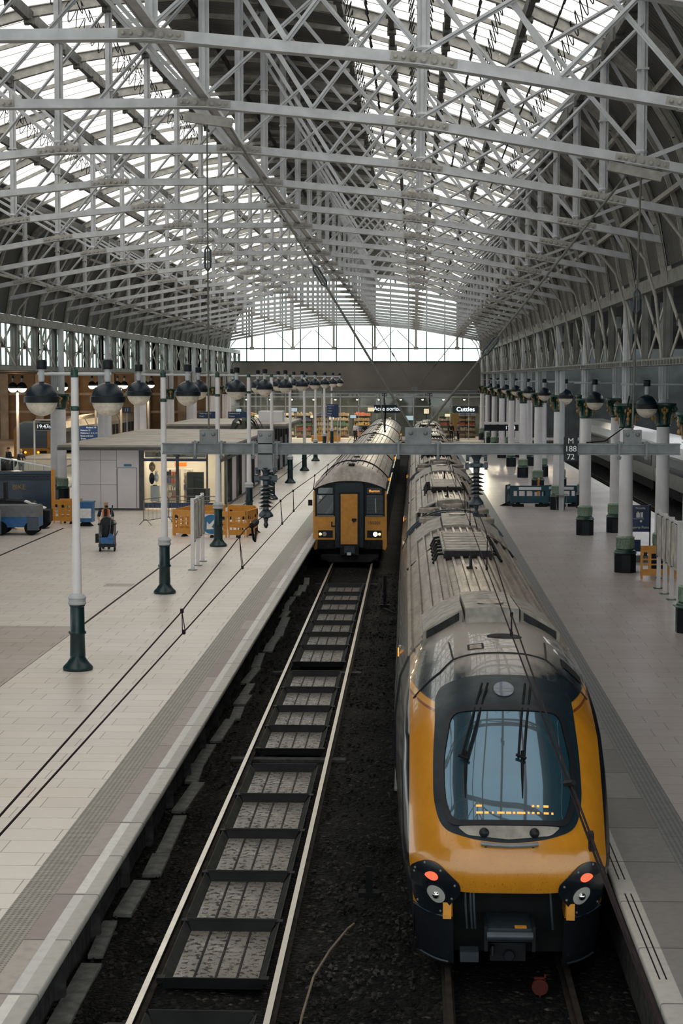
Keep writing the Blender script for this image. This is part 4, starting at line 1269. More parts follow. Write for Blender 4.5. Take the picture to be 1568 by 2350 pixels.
# shop glazing
w = struct(MB().bb(-18.5,7.3, YW+.3,YW+.32, 0,4.9).build('window_20', M['shop_pane']), 'glass shopfront of the concourse')
f = MB()
for k in range(15): f.bb(-18.5+k*1.84-.04,-18.5+k*1.84+.04, YW+.2,YW+.34, 0,4.9)
for z in (3.3,4.25,4.6): f.bb(-18.5,7.3, YW+.2,YW+.34, z-.05,z+.05)
f.build('window_frame', M['column_grey'], w)
# shops: shelves with goods, ceiling lamps
GOODS = [pr('goods_%d' % k, c, .6) for k, c in enumerate([(.5,.42,.3),(.3,.2,.1),(.1,.2,.12),(.4,.1,.05),(.55,.5,.42),(.08,.1,.2),(.5,.3,.06)])]
def shelf_unit(x, lab, w_=1.7, seed=0):
    rnd = random.Random(seed)
    t = thing('shelf_unit', lab, 'shelf', (x, YW+3.5+rnd.random()*2, 0), 0, 'lit shelf units in the concourse shops')
    b = MB().bb(-w_/2,w_/2,.3,.36,0,2.5)
    for z in (.25,.75,1.25,1.75,2.25): b.bb(-w_/2,w_/2,-.1,.3,z,z+.04)
    b.build('shelf_frame', M['stonepier'], t)
    for z in (.29,.79,1.29,1.79,2.29):
        g = MB(); xx = -w_/2+.05
        while xx < w_/2-.2:
            ww = rnd.uniform(.1,.28); g.bb(xx,xx+ww,-.05,.25,z,z+rnd.uniform(.15,.4)); xx += ww+.03
        g.build('goods_row', rnd.choice(GOODS), t)
xs = [-17.2,-15.2,-13.2,-11.3,-9.4,-7.6,-5.4,3.2,5.4]
for k, x in enumerate(xs):
    shelf_unit(x, f'lit shelf unit in the concourse shops, {ORD[k]} from the kiosk side', 1.7, k)
for k, x in enumerate([-17,-14.6,-12.4,-10.2,-8,-5.8,-3.6,-1.4,.8,2.9,5,6.8]):
    t = thing('spotlight', f'small warm ceiling spotlight behind the shopfront glass, {ORD[k]} from the kiosk side', 'lamp', (x, YW+1.2, 4.0), 0, 'ceiling spotlights of the concourse shops')
    MB().lathe([(.05,.9),(.05,.12),(.13,.1),(.13,0),(.001,0)], n=12).build('fitting', M['black'], t)
    MB().sphere((0,-.02,-.02), .1, 10, 8).build('bulb', M['tube'], t)
for x in (-15.5,-10.5,-5.5,5.): area((x, YW+4.5, 4.6), 3.5, 3, 800, (1,.8,.55))
area((-1.5, YW+4.5, 4.6), 5, 3, 30, (.8,.9,1))
def hsign(name, lab, body, x, z, w_, h_, mat_b, mat_t, size, y=YW-.05, n='lettering'):
    t = thing(name, lab, 'sign', (x, y, z))
    MB().bb(-w_/2,w_/2,0,.08,-h_/2,h_/2).build('sign_board', mat_b, t)
    text(body, size, mat_t, t, (0,-.02,0), FRONT, n, .012)
    return t
M['lightbox'] = emit('lit_display_panel', (1,.78,.5), 1.5)
M['lightbox2'] = emit('cool_display_panel', (.8,.95,1), .9)
rnd = random.Random(11)
for k in range(13):
    x = -18+k*1.95+rnd.uniform(-.3,.3)
    t = thing('lit_display', f'small lit display panel deep in the concourse shops, {ORD[k]} from the kiosk side', 'display', (x, YW+rnd.uniform(1.5,5), rnd.uniform(1.5,2.9)), 0, 'lit display panels of the concourse shops')
    w_, h_ = rnd.uniform(.25,.8), rnd.uniform(.2,.5)
    MB().bb(-w_/2-.05,w_/2+.05,.01,.08,-h_/2-.05,h_/2+.05).build('panel_frame', M['black'], t)
    MB().bb(-w_/2,w_/2,-.01,.01,-h_/2,h_/2).build('lit_face', M['lightbox' if k%3 else 'lightbox2'], t)
    MB().bb(-.03,.03,.03,.07,-t.location.z,-h_/2).build('stand', M['black'], t)
hsign('shop_sign', 'dark shop sign with small white lettering beyond the older train roof', 'Accessorize', -2.75, 3.05, 2.6, .8, M['navy'], M['signwhite'], .56, YW+.1)
hsign('shop_sign', 'shop sign with glowing pale blue lettering beside the white columns', 'Cuttles', 5.1, 3.0, 2.6, .7, M['dark_shop'], M['shopwhite'], .62, YW+.1)
t = thing('counter', 'long orange counter front in the concourse shop beside the lamp posts', 'counter', (-8.6, YW-6, 0))
MB().bb(-1.4,1.4,0,.5,0,.55).build('counter_front', M['orange'], t)
# ------------------------------------------------------------------ overhead line gantries
def gantry(y, x0, x1, lab, ztop=4.95):
    t = thing('overhead_gantry', lab, 'gantry', (0, y, ztop))
    MB().bb(x0,x1,-.1,.1,-.02,0).bb(x0,x1,-.1,.1,-.215,-.195).bb(x0,x1,-.012,.012,-.2,-.01).build('i_beam', M['steel'], t)
    return t
def hanger(par, x, h=.26, w_=.34):
    MB().bb(x-w_/2,x+w_/2,-.07,.07,0,h).build('hanger_block', M['steel'], par)
    for s in (-1,1):
        b = MB()
        MB().sphere((x+s*w_*.28,-.08,h*.65), .04, 10, 6).build('bolt_head', M['steel'], par)
        b.cyl((x+s*w_*.75,-.11,.05),(x+s*w_*.75,-.11,-.25),.016,n=8).lathe([(.03,-.3),(.04,-.27),(.04,-.24)],(x+s*w_*.75,-.11,0),8)
        b.bb(x+s*w_*.75-.06,x+s*w_*.75+.06,-.13,.1,0,.03).bb(x+s*w_*.75-.02,x+s*w_*.75+.02,-.13,-.1,-.23,.0)
        b.build('hanger_bolt', M['steel'], par)
def rod(par, p, q, tb=.55, r=.022, name='suspension_rod'):
    p = Vector(p); q = Vector(q); d = (q-p); L = d.length; u = d/L
    o = MB().tube([p,q], r, 8).build(name, M['steel_old'], par)
    m = p+d*tb; v = u.cross(Vector((0,1,0))).normalized()
    MB().tube([m-u*.24, m-u*.16+v*.05, m+u*.16+v*.05, m+u*.24, m+u*.16-v*.05, m-u*.16-v*.05], .022, 6, closed=True).build('turnbuckle', M['coupler'], o)
    return o
GY = 33.2
g = gantry(GY, -4.82, 5.02, 'long grey steel beam hung on rods across both tracks with insulators below')
hanger(g, -3.93); hanger(g, .07, .3, .5); hanger(g, 4.12)
rod(g, (-.05,0,.28), (-3.55,0,6.05), .5); rod(g, (.2,0,.28), (4.05,0,5.15), .32)
rod(g, (-3.93,0,.25), (-3.93,0,6.15), .55, .016); rod(g, (4.12,0,.25), (4.22,0,5.1), .5, .02)
MB().bar((-4.35,0,6.15),(-3.45,0,6.02),.14,.18).build('roof_bracket', M['rib'], g)
MB().bar((3.6,0,5.2),(4.6,0,4.98),.14,.18).build('roof_bracket', M['rib'], g)
MB().tube([(3.25,-.05,.02),(3.6,-.06,.05),(3.95,-.05,.3),(4.05,-.04,.9)], .014, 6).build('bond_cable', M['cable'], g)
def insulator(par, x, lump, L=.95):
    """stack of dark sheds under the beam"""
    zt = -.22
    if lump:
        MB().bb(x-.14,x+.14,-.1,.1,zt-.28,zt+.45).build('stem_box', M['steel'], par)
        zt -= .25
    b = MB().bb(x-.2,x+.2,-.05,.05,zt-.04,zt).lathe([(.12,zt),(.06,zt-.1),(.06,zt-.14),(.13,zt-.16),(.13,zt-.22),(.06,zt-.25),(.06,zt-.32)], (x,0,0), 14)
    b.bb(x-.22,x+.22,-.06,.06,zt-.24,zt-.16)
    for s in (-1,1): b.lathe([(.03,zt-.12),(.035,zt)], (x+s*.17,0,0), 8).lathe([(.03,zt-.28),(.035,zt-.14)], (x+s*.18,0,0), 8)
    b.build('insulator_cap', M['coupler'], par)
    s_ = MB()
    for k in range(6):
        z = zt-.36-k*.075
        s_.lathe([(.05,z+.03),(.13 if k%2 else .15,z-.01),(.13 if k%2 else .15,z-.02),(.05,z-.03)], (x,0,0), 16)
    s_.lathe([(.055,zt-.82),(.055,zt-.3)], (x,0,0), 10)
    s_.build('insulator', M['porcelain'], par)
    MB().lathe([(.06,zt-.8),(.14,zt-.9),(.14,zt-.94),(.05,zt-.97),(.03,zt-1.05),(.05,zt-1.1),(.02,zt-1.16)], (x,0,0), 12).build('insulator_foot', M['coupler'], par)
insulator(g, -2.84, True); hanger(g, -2.84, .24, .3)
insulator(g, 1.18, False)
# number plate
p = thing('number_plate', 'small dark plate with white figures fixed on the gantry beam', 'plate', (2.95, GY-.13, 4.86))
MB().bb(-.13,.13,-.012,.012,-.24,.22).build('plate', M['black'], p)
for s_, z in (('M', .14), ('188', -.01), ('72', -.16)): text(s_, .15, M['letters_white'], p, (0,-.014,z), FRONT, 'figures', .002)
g2 = gantry(150., -8.0, 5.4, 'distant grey steel beam hung across both tracks near the shops', 5.05)
MB().bb(-8,5.4,-.1,.1,-.6,-.55).build('i_beam', M['steel'], g2)
hanger(g2, .0, .3, .5); rod(g2, (-.1,0,.28), (-3.6,0,5.9), .5, .03); rod(g2, (.2,0,.28), (4.0,0,5.0), .4, .03)
for x in (-2.6,1.3): insulator(g2, x, False)
# catenary wires
def wires(x, ins_x, lab, pts_m, zc, y1):
    t = thing('overhead_wire', lab, 'wire', (0,0,0))
    MB().tube([(x,6,zc),(x,60,zc),(x,110,zc),(x,y1,zc)], .009, 6).build('contact_wire', M['wire'], t)
    MB().tube(pts_m, .009, 6).build('messenger_wire', M['wire'], t)
    for y in (11.3,20.8,28.0,36.5,40,48,55):
        for (a, c) in zip(pts_m, pts_m[1:]):
            if a[1] <= y <= c[1]:
                f = (y-a[1])/(c[1]-a[1]); zm = a[2]+(c[2]-a[2])*f; xm = a[0]+(c[0]-a[0])*f
                MB().tube([(xm,y,zm),(x,y+.12,zc)], .006, 5).tube([(xm,y,zm),(x,y-.12,zc)], .006, 5).box((xm,y,zm),(.035,.08,.05)).box((x,y,zc),(.035,.08,.05)).build('dropper', M['wire'], t)
    return t
ZW = 3.13
w1 = wires(-2.78, -2.84, 'pair of dark overhead wires slanting across the lamp post platform', [(-2.75,6,3.2),(-2.78,11.5,3.26),(-2.8,20.6,3.38),(-2.83,29,3.66),(-2.84,33.2,3.58),(-2.8,38,3.62),(-2.75,48,3.5),(-2.7,62,3.4),(-2.65,80,3.8),(-2.6,110,3.5),(-2.6,150,3.7)], ZW, 165)
MB().tube([(-2.83,30.2,3.62),(-2.83,31.0,3.62)], [.05,.06], 8).tube([(-2.83,30.2,3.6),(-2.82,30.4,3.36),(-2.82,30.7,3.3),(-2.83,31.,3.5)], .02, 6).build('wire_tensioner', M['cable'], w1)
w2 = wires(1.17, 1.18, 'pair of dark overhead wires above the silver roof of the near train', [(1.15,6,3.2),(1.17,13,3.2),(1.17,20.6,3.36),(1.18,29,3.68),(1.18,33.2,3.72),(1.15,40,3.62),(1.1,50,3.45),(1.1,62,3.45),(1.1,80,3.9),(1.1,110,3.5),(1.15,150,3.7)], ZW, 165)
MB().tube([(1.17,12.6,3.25),(1.17,13.2,3.1)], [.02,.03], 6).build('wire_clamp', M['cable'], w2)
# terminating wires above the older train
t = thing('overhead_wire', 'pair of dark wire ends meeting above the roof of the older train', 'wire', (0,0,0))
MB().tube([(-2.6,128,5.0),(-1.75,104,3.0)], .05, 6).build('wire_end', M['cable'], t)
MB().tube([(-1.72,104,4.5),(-1.78,104,2.92)], .05, 6).build('wire_end', M['cable'], t)
# ------------------------------------------------------------------ lamps
def globe_parts(par, x, z, y=0, lit=False, s=1.):
    MB().lathe([(.11*s,z+.62*s),(.115*s,z+.64*s),(.115*s,z+.8*s),(.1*s,z+.82*s)], (x,y,0), 16).build('lamp_cap', M['black'], par)
    MB().lathe([(.06*s,z+.36*s),(.07*s,z+.42*s),(.065*s,z+.62*s)], (x,y,0), 14).build('lamp_neck', M['column_grey'], par)
    o = MB().sphere((x,y,z), .345*s, 28, 10, t0=math.pi/2, t1=math.pi).lathe([(.05*s,z+.33*s),(.05*s,z+.38*s)], (x,y,0), 10).build('lamp_dome', M['navy'], par)
    MB().lathe([(.345*s,z+.06*s),(.372*s,z+.05*s),(.372*s,z-.075*s),(.35*s,z-.08*s)], (x,y,0), 28).build('lamp_band', M['black'], o)
    MB().sphere((x,y,z-.03*s), .335*s, 28, 10, t0=0, t1=math.pi/2).build('lamp_bowl', M['globe_lit' if lit else 'lamp_glass'], par)
def make_post():
    t = thing('lamp_post', 'x', 'lamp post', (0,0,0), 0, 'twin globe lamp posts')
    MB().lathe([(.31,0),(.32,.02),(.32,.06),(.3,.09),(.24,.15),(.165,.26),(.155,.34)], n=28).build('foot', M['post_green'], t)
    MB().lathe([(.165,.3),(.155,.75),(.165,.77),(.165,.83),(.155,.85),(.15,1.35),(.165,1.37),(.165,1.4)], n=24).box((.16,0,.8),(.05,.05,.05)).box((-.16,0,.8),(.05,.05,.05)).build('pedestal', M['post_green'], t)
    MB().lathe([(.185,1.4),(.195,1.42),(.195,1.44),(.18,1.46),(.18,1.52),(.195,1.53),(.195,1.55),(.16,1.6),(.1,1.64)], n=24).build('collar', M['column_grey'], t)
    MB().lathe([(.105,1.6),(.095,2.7),(.085,2.75),(.082,5.55)], n=20).lathe([(.082,5.6),(.078,6.2)], n=20).build('shaft', M['column'], t)
    MB().lathe([(.085,5.5),(.1,5.52),(.1,5.58),(.085,5.6)], n=20).build('shaft_ring', M['green'], t)
    MB().lathe([(.085,6.2),(.085,6.3),(.07,6.37),(.03,6.42),(.001,6.43)], n=16).build('finial', M['green'], t)
    MB().cyl((-.78,0,6.27),(.78,0,6.27),.035,n=12).build('cross_arm', M['column_grey'], t)
    for s in (-1,1): globe_parts(t, s*.7, 5.75)
    return t
p0 = make_post()
py = [36.45,49.6,63.6,75.9,88.4,102,115.7,129.2,142.6,156]
for k, y in enumerate(py):
    p = p0 if k == 0 else dup(p0)
    p.location = (-7.14-.0022*(y-36), y, 0); p['label'] = f'white lamp post with two dark globes, {ORD[k]} from the camera'
# globes on arms from the white columns
def make_arm():
    t = thing('arm_lamp', 'x', 'lamp', (0,0,0), 0, 'globe lamps on arms from the white columns')
    MB().cyl((-.8,0,5.98),(1.6,0,5.98),.03,n=10).build('arm', M['column_grey'], t)
    globe_parts(t, 0, 5.3)
    return t
a0 = make_arm()
for k in range(9):
    a = a0 if k == 0 else dup(a0)
    a.location = (7.24 if k == 0 else 6.98, 54.85+13.2*k, 0); a['label'] = f'dark globe lamp hanging on an arm at the white columns, {ORD[k]} from the camera'
# lit twin globes of the far left aisle
def make_lit():
    t = thing('lit_lamp', 'x', 'lamp', (0,0,0), 0, 'lit globe lamps beyond the kiosks')
    MB().lathe([(.28,0),(.26,.25),(.14,.4),(.1,.5),(.09,5.2)], n=14).build('shaft', M['column'], t)
    for s in (-1,1): globe_parts(t, s*.3, 5.55, 0, True, .95)
    return t
l0 = make_lit()
LP = [(-26.2,114.3),(-26,127),(-27.2,148),(-25.7,152),(-25.3,165)]
for k, (x, y) in enumerate(LP):
    l = l0 if k == 0 else dup(l0)
    l.location = (x, y, 0); l['label'] = f'white post with two lit globes beyond the kiosks, {ORD[k]} from the clock'
    point((x, y-.5, 4.6), 260, (1,.72,.42), .4)
for x, y in ((-38,165),(-50,160),(-32,168)): point((x,y,5.2), 500, (1,.66,.36), .5)  # unseen lights without fittings, added to warm the brown end wall

for y in (75,100,125): area((15.5, y, 8.6), 6, 14, 900, (.95,.97,1), name='aisle_fill')  # unseen fill lights added to brighten the white-roofed train
# ================================================================== kiosks
M['kiosk_wall'] = pr('lilac_white_panel', (.66,.635,.67), .5, 0, .05, 1.)
M['kiosk_roof'] = pr('dusty_kiosk_roof', (.36,.325,.285), .75, 0, .18, .8)
M['kiosk_dark'] = pr('dark_bronze_frame', (.07,.07,.07), .5, 0, .2, 3.)
M['kiosk_in'] = pr('cream_interior', (.62,.56,.48), .6, 0, .08, 1.)
KX0, KX1, KY0, KY1, KH = -15.95, -9.05, 80.8, 105., 2.95
k1 = thing('kiosk', 'white shop kiosk with flat roof and lit glazed corner', 'kiosk', (0,0,0))
MB().bb(KX0-.6,KX1+.5,KY0-.55,KY1+.3,KH+.02,KH+.12).build('roof', M['kiosk_roof'], k1)
MB().bb(KX0-.62,KX1+.52,KY0-.57,KY1+.32,KH-.12,KH+.02).build('roof_fascia', M['kiosk_dark'], k1)
wl = MB().bb(KX0,-12.85,KY0,KY0+.15,0,KH-.1).bb(KX0,KX0+.15,KY0,KY1,0,KH-.1).bb(KX0,KX1,KY1-.15,KY1,0,KH-.1).build('wall', M['kiosk_wall'], k1)
f = MB()
for x in (-14.65,-13.9): f.bb(x-.008,x+.008,KY0-.004,KY0,.05,KH-.1)
for z in (2.35,1.2): f.bb(KX0,-13.9,KY0-.004,KY0,z-.008,z+.008)
f.build('panel_joint', M['kiosk_dark'], wl)
d_ = MB().bb(-13.85,-12.98,KY0-.02,KY0,.03,1.98).build('door', M['kiosk_wall'], k1)
f = MB().bb(-13.87,-13.85,KY0-.025,KY0,.03,2.0).bb(-12.98,-12.96,KY0-.025,KY0,.03,2.0).bb(-13.87,-12.96,KY0-.025,KY0,1.98,2.0).build('door_gap', M['kiosk_dark'], k1)
MB().bb(-13.55,-13.2,KY0-.03,KY0,2.06,2.16).build('door_sign', M['discblue'], k1)
MB().bb(KX0,-12.85,KY0-.03,KY0,0,.1).build('skirting', M['kiosk_dark'], k1)
# glazed shop front
MB().bb(-12.8,-9.1,KY0+.02,KY0+.04,.35,KH-.15).build('front_glass', M['shop_pane'], k1)
f = MB().bb(-12.85,-12.62,KY0-.02,KY0+.1,0,KH-.1).bb(-11.12,-10.98,KY0,KY0+.1,0,KH-.1).bb(-9.2,-9.05,KY0-.02,KY0+.1,0,KH-.1).bb(-9.7,-9.62,KY0+.0,KY0+.1,.3,KH)
f.build('shop_frame', M['kiosk_dark'], k1)
MB().bb(-12.62,-9.7,KY0-.04,KY0+.02,2.3,2.44).bb(-12.6,-9.2,KY0-.03,KY0+.05,.12,.36).build('blue_band', M['signblue'], k1)
MB().bb(KX0+.2,KX1-.1,KY0+4,KY0+4.1,0,KH-.1).bb(KX0+3.2,KX0+3.3,KY0,KY0+4,0,KH-.1).bb(-12.7,-9.1,KY0,KY0+4,KH-.2,KH-.12).build('interior_wall', M['kiosk_in'], k1)
MB().bb(-12.6,-9.75,KY0+.25,KY0+.3,2.46,2.85).build('sign_panel', M['kiosk_in'], k1)
for s_, x, mt in (('B',-12.2,'letters_orange'),('ello',-11.9,'letters_black'),('M',-11.42,'letters_orange'),('arcel',-10.98,'letters_black')):
    text(s_, .3, M[mt], k1, (x,KY0+.235,2.63), FRONT, 'sign_lettering', .003, 'CENTER', .2)
area((-11, KY0+2, KH-.25), 3, 3, 190, (1,.83,.62))
MB().bb(-12.2,-9.6,KY0+1.,KY0+1.15,KH-.24,KH-.2).build('ceiling_tube', M['tube'], k1)
# goods in the window
def bag(x, z, h, w_, mt, lab, y=KY0+.35):
    t = thing('backpack', lab, 'bag', (x, y, z), 0, 'bags in the kiosk window')
    MB().sphere((0,0,h/2), .5, 14, 10, (w_,.35*w_*2,h)).build('bag_body', mt, t)
    MB().sphere((0,-w_*.3,h*.35), .5, 12, 8, (w_*.7,.2,h*.5)).build('front_pocket', mt, t)
    MB().tube([(-.05,0,h*.96),(-.04,0,h*1.08),(.04,0,h*1.08),(.05,0,h*.96)], .012, 6).build('carry_loop', M['cable'], t)
bag(-12.28,1.8,.45,.32,GOODS[1],'striped backpack hung highest at the kiosk window edge'); bag(-12.3,1.2,.55,.26,M['cloth_navy'],'dark blue backpack hung left of a pale one in the kiosk window'); bag(-12.08,1.3,.48,.22,M['white'],'pale backpack hung beside a dark blue one in the kiosk window')
t = thing('suitcase', 'pale blue hard suitcase standing in the kiosk window', 'suitcase', (-12.15,KY0+.4,.38))
MB().box((0,0,.4),(.42,.25,.74)).build('shell', M['column'], t); MB().bb(-.1,.1,-.14,-.1,.76,.8).build('handle', M['cable'], t)
for s_ in (-1,1): MB().sphere((s_*.15,0,.02), .03, 8, 6).build('wheel', M['cable'], t)
t = thing('display_box', 'orange sign box standing on the shelf inside the kiosk', 'box', (-11.1,KY0+1.5,1.98)); MB().bb(-.28,.28,0,.2,0,.2).build('box', M['letters_orange'], t)
t = thing('display_screen', 'dark green chalkboard leaning inside the kiosk window', 'board', (-10.3,KY0+.7,1.02)); MB().bb(-.36,.36,0,.06,0,.7).build('board', M['leaf'], t); MB().bb(-.4,.4,.02,.08,-.04,.74).build('frame', M['kiosk_dark'], t)
rnd = random.Random(4)
for k, x in enumerate((-11.75,-11.35,-10.75)):
    t = thing('stock_shelf', f'crowded shelf of goods inside the kiosk, {ORD[k]} from the suitcase', 'shelf', (x,KY0+1.6,0), 0, 'stock shelves in the kiosk')
    MB().bb(-.2,.2,0,.3,0,1.85).build('shelf_frame', M['kiosk_in'], t)
    for z in (.5,.85,1.2,1.55):
        gm = MB(); xx = -.2
        while xx < .15:
            w_ = rnd.uniform(.06,.14); gm.bb(xx,xx+w_,-.14,0,z,z+rnd.uniform(.1,.28)); xx += w_+.02
        gm.build('goods_row', rnd.choice(GOODS+[M['black'],M['black']]), t)
t = thing('dark_counter', 'dark counter with bags in the corner of the kiosk window', 'counter', (-10.0,KY0+1.,0)); MB().bb(-.75,.3,0,.5,.3,.95).build('counter_front', M['black'], t)
# track-side front of the kiosk
f = MB()
y = KY0
fr = MB()
while y < KY1:
    fr.bb(KX1-.06,KX1+.06,y-.05,y+.05,0,KH-.1); y += 2.42
fr.bb(KX1-.05,KX1+.05,KY0,KY1,2.25,2.4).bb(KX1-.05,KX1+.05,KY0,KY1,0,.12).build('side_frame', M['kiosk_dark'], k1)
MB().bb(KX1-.03,KX1-.01,KY0,KY1,.1,KH-.1).build('side_glass', M['shop_pane'], k1)
for k in (2,4,5,7): MB().bb(KX1-.1,KX1+.03,KY0+2.42*k+.1,KY0+2.42*(k+1)-.1,.1,2.25).build('side_panel', M['kiosk_wall'], k1)
k2 = thing('kiosk', 'second kiosk with dusty flat roof behind the first one', 'kiosk', (0,0,0))
MB().bb(-16,-8.2,111,126,KH+.15,KH+.28).build('roof', M['kiosk_roof'], k2)
MB().bb(-16,-8.2,110.9,126.1,KH-.02,KH+.15).build('roof_fascia', M['kiosk_dark'], k2)
MB().bb(-15.5,-9,111.6,111.8,0,KH).bb(-15.5,-15.3,111.6,125.5,0,KH).bb(-15.5,-9,125.3,125.5,0,KH).build('wall', M['kiosk_wall'], k2)
MB().bb(-9.1,-9.05,111.8,125.3,.1,KH).build('side_glass', M['shop_pane'], k2)
f = MB()
for k in range(7): f.bb(-9.12,-9.0,111.7+k*2.25,111.85+k*2.25,0,KH)
f.build('side_frame', M['kiosk_dark'], k2)
for k in range(3): MB().bb(-9.15,-9.0,112+k*4.5,114+k*4.5,.1,2.2).build('side_panel', M['signblue'], k2)
MB().bb(-10.4,-8.8,116,118,KH+.28,KH+1.0).build('roof_unit', M['kiosk_wall'], k2)
# potted palm behind the first kiosk
t = thing('potted_palm', 'dark drooping palm rising over the kiosk roofs', 'plant', (-10.6,108,0))
MB().lathe([(.3,0),(.42,.5),(.44,.55),(.38,.56)], n=14).build('pot', M['black'], t)
MB().lathe([(.14,.5),(.1,2.6),(.06,3.2)], n=8).build('trunk', M['rib_dark'], t)
lf = MB()
for k in range(17):
    a = k*2.4; r_ = .9+.5*random.random(); h = random.uniform(.3,.9)
    P = [Vector((r_*f_*math.cos(a), r_*f_*math.sin(a), 3.1+h*math.sin(f_*2.6)-.5*f_*f_)) for f_ in (0,.25,.5,.75,1)]
    for p, q in zip(P, P[1:]): lf.bar(p, q, .22*(1.1-abs(p.x)/2), .015)
lf.build('foliage', M['leaf'], t)
# ------------------------------------------------------------------ signs beyond
def dirsign(x, y, z, w_, h_, lines, lab, size, post=True):
    t = thing('direction_sign', lab, 'sign', (x,y,0))
    MB().bb(-w_/2,w_/2,-.05,.05,z-h_/2,z+h_/2).build('sign_board', M['signblue'], t)
    if post:
        for s in (-1,1): MB().bb(s*w_*.42-.04,s*w_*.42+.04,.05,.12,0,z+h_/2).build('post', M['column_grey'], t)
    n = len(lines)
    for k, l in enumerate(lines):
        text(l, size, M['letters_white'], t, (-w_*.45,-.055,z+h_/2-(k+.6)*h_/n), FRONT, 'lettering', .002, 'LEFT')
    return t
dirsign(-20.2,108,2.75,1.35,.86,['          Platform 14','Platform 12','Platforms 1, 2, 3, 13','Buses and taxis','Trams'],'blue direction sign with white lines above the kiosk roof edge',.13)
dirsign(-16.6,140,3.1,1.6,.7,['Platforms 9-12','Trains','Exit'],'blue sign between far columns left of the second kiosk',.16)
dirsign(-14.2,140,3.1,1.6,.7,['Platforms 5-8','Tickets','Exit'],'blue sign beyond the second kiosk, left of the palm',.16)
dirsign(-6.9,147,3.4,1.0,1.1,['Platforms','1 2 3 4','Trams','Shops','Taxis'],'blue square sign hung beside the farthest lamp posts',.15)
t = thing('platform_number', 'small dark sign with white figures 11 beyond the kiosk', 'sign', (-19.9,120,0))
MB().bb(-.3,.3,-.05,.05,3.75,4.15).build('sign_board', M['signblue'], t); MB().bb(-.04,.04,.05,.1,0,4.1).build('post', M['column_grey'], t)
text('11', .36, M['letters_white'], t, (0,-.06,3.95), FRONT, 'figures', .002)
t = thing('station_clock', 'digital clock reading 19:47 04 on a white post', 'clock', (-24.6,112,0))
MB().bb(-.05,.05,-.05,.05,0,3.5).bb(-.05,1.3,-.05,.05,3.42,3.5).build('post', M['column'], t)
MB().bb(.1,1.3,-.1,.1,2.75,3.3).build('clock_case', M['steel'], t); MB().bb(.16,1.24,-.11,-.1,2.82,3.23).build('clock_face', M['black'], t)
text('19:47', .36, M['signwhite'], t, (.56,-.115,3.02), FRONT, 'digits', .002); text('04', .24, M['signwhite'], t, (1.07,-.115,2.99), FRONT, 'digits', .002)
# departure display by the columns
t = thing('departure_display', 'low dark display box with white glowing figures among the far columns', 'display', (6.0,128,0))
MB().bb(-.9,1.6,-.1,.1,2.3,2.75).build('display_case', M['black'], t); MB().bb(-.9,2.2,-.08,.08,2.78,2.95).build('canopy', M['column'], t)
for x in (-.8,2.1): MB().bb(x-.05,x+.05,-.05,.05,0,2.8).build('post', M['column'], t)
text('17:04', .34, M['signwhite'], t, (1.0,-.11,2.52), FRONT, 'digits', .002)
# ------------------------------------------------------------------ poster boards
def posterboard(x, y0, dy, lab, n=3, off=.06):
    t = thing('poster_board', lab, 'notice board', (x, y0, 0))
    L = 1.31*(n-1)
    for k in range(n):
        y = dy*L*k/(n-1)
        MB().bb(-.055,.055,y-.05,y+.05,0,2.32).build('leg', M['column'], t)
        MB().bb(-.14,.14,y-.14,y+.14,0,.015).build('base_plate', M['green'], t)
    a, c = sorted((0, dy*L))
    fr = MB().bb(-.03,.03,a,c,2.2,2.27).bb(-.03,.03,a,c,.92,.98).bb(-.03,.03,a,a+.05,.92,2.27).bb(-.03,.03,c-.05,c,.92,2.27).bb(-.03,.03,(a+c)/2-.03,(a+c)/2+.03,.92,2.27)
    fr.build('frame', M['column'], t)
    for k in range(n):
        ya = a+.06+(c-a-.12)*k/n; yb = a+.06+(c-a-.12)*(k+1)/n-.05
        MB().bb(off-.02,off+.02,ya,yb,1.0,2.18).build('poster', M['paper'], t)
        MB().bb(off-.03,off+.03,yb,yb+.05,.95,2.22).build('divider', M['steel'], t)
posterboard(-7.14, 55.7, 1, 'white three-legged notice board in front of the orange barriers')
posterboard(7.2, 51.4, -1, 'white four-legged notice board beside the white columns', 4, -.06)
posterboard(-7.2, 82, 1, 'narrow white board edge-on between the lamp posts along the track')
# ------------------------------------------------------------------ barriers
def make_orange(L=1.15, sign=False):
    t = thing('barrier_panel', 'x', 'barrier', (0,0,0), 0, 'orange plastic barrier panels')
    h = 1.0
    b = MB().bb(-L/2,L/2,-.02,.02,.78,h).bb(-L/2,L/2,-.02,.02,.1,.3).bb(-L/2,-L/2+.07,-.025,.025,.1,h).bb(L/2-.07,L/2,-.025,.025,.1,h).bb(-L/2,L/2,-.025,.025,h,h+.025)
    n = 4
    for k in range(1,n): x = -L/2+L*k/n; b.bb(x-.045,x+.045,-.015,.015,.28,.8)
    for z in (.44,.6): b.bb(-L/2,L/2,-.012,.012,z-.02,z+.02)
    b.build('panel', M['orange'], t)
    for x in (-L/2+.15,L/2-.15): MB().bb(x-.055,x+.055,-.03,.03,.7,.82).build('reflector', M['black'], t)
    for x in (-L/2+.04,L/2-.04): MB().bb(x-.03,x+.03,-.03,.03,0,.12).build('leg', M['orange'], t)
    MB().prism([(-.16,0),(.16,0),(.05,.09),(-.05,.09)], -.05,.05, 'x').build('rubber_foot', M['cable'], t)
    return t
ob = make_orange()
C0 = [(-9.35,67.9),(-8.3,67.3),(-7.2,67.15),(-6.25,67.4)]
pos = []
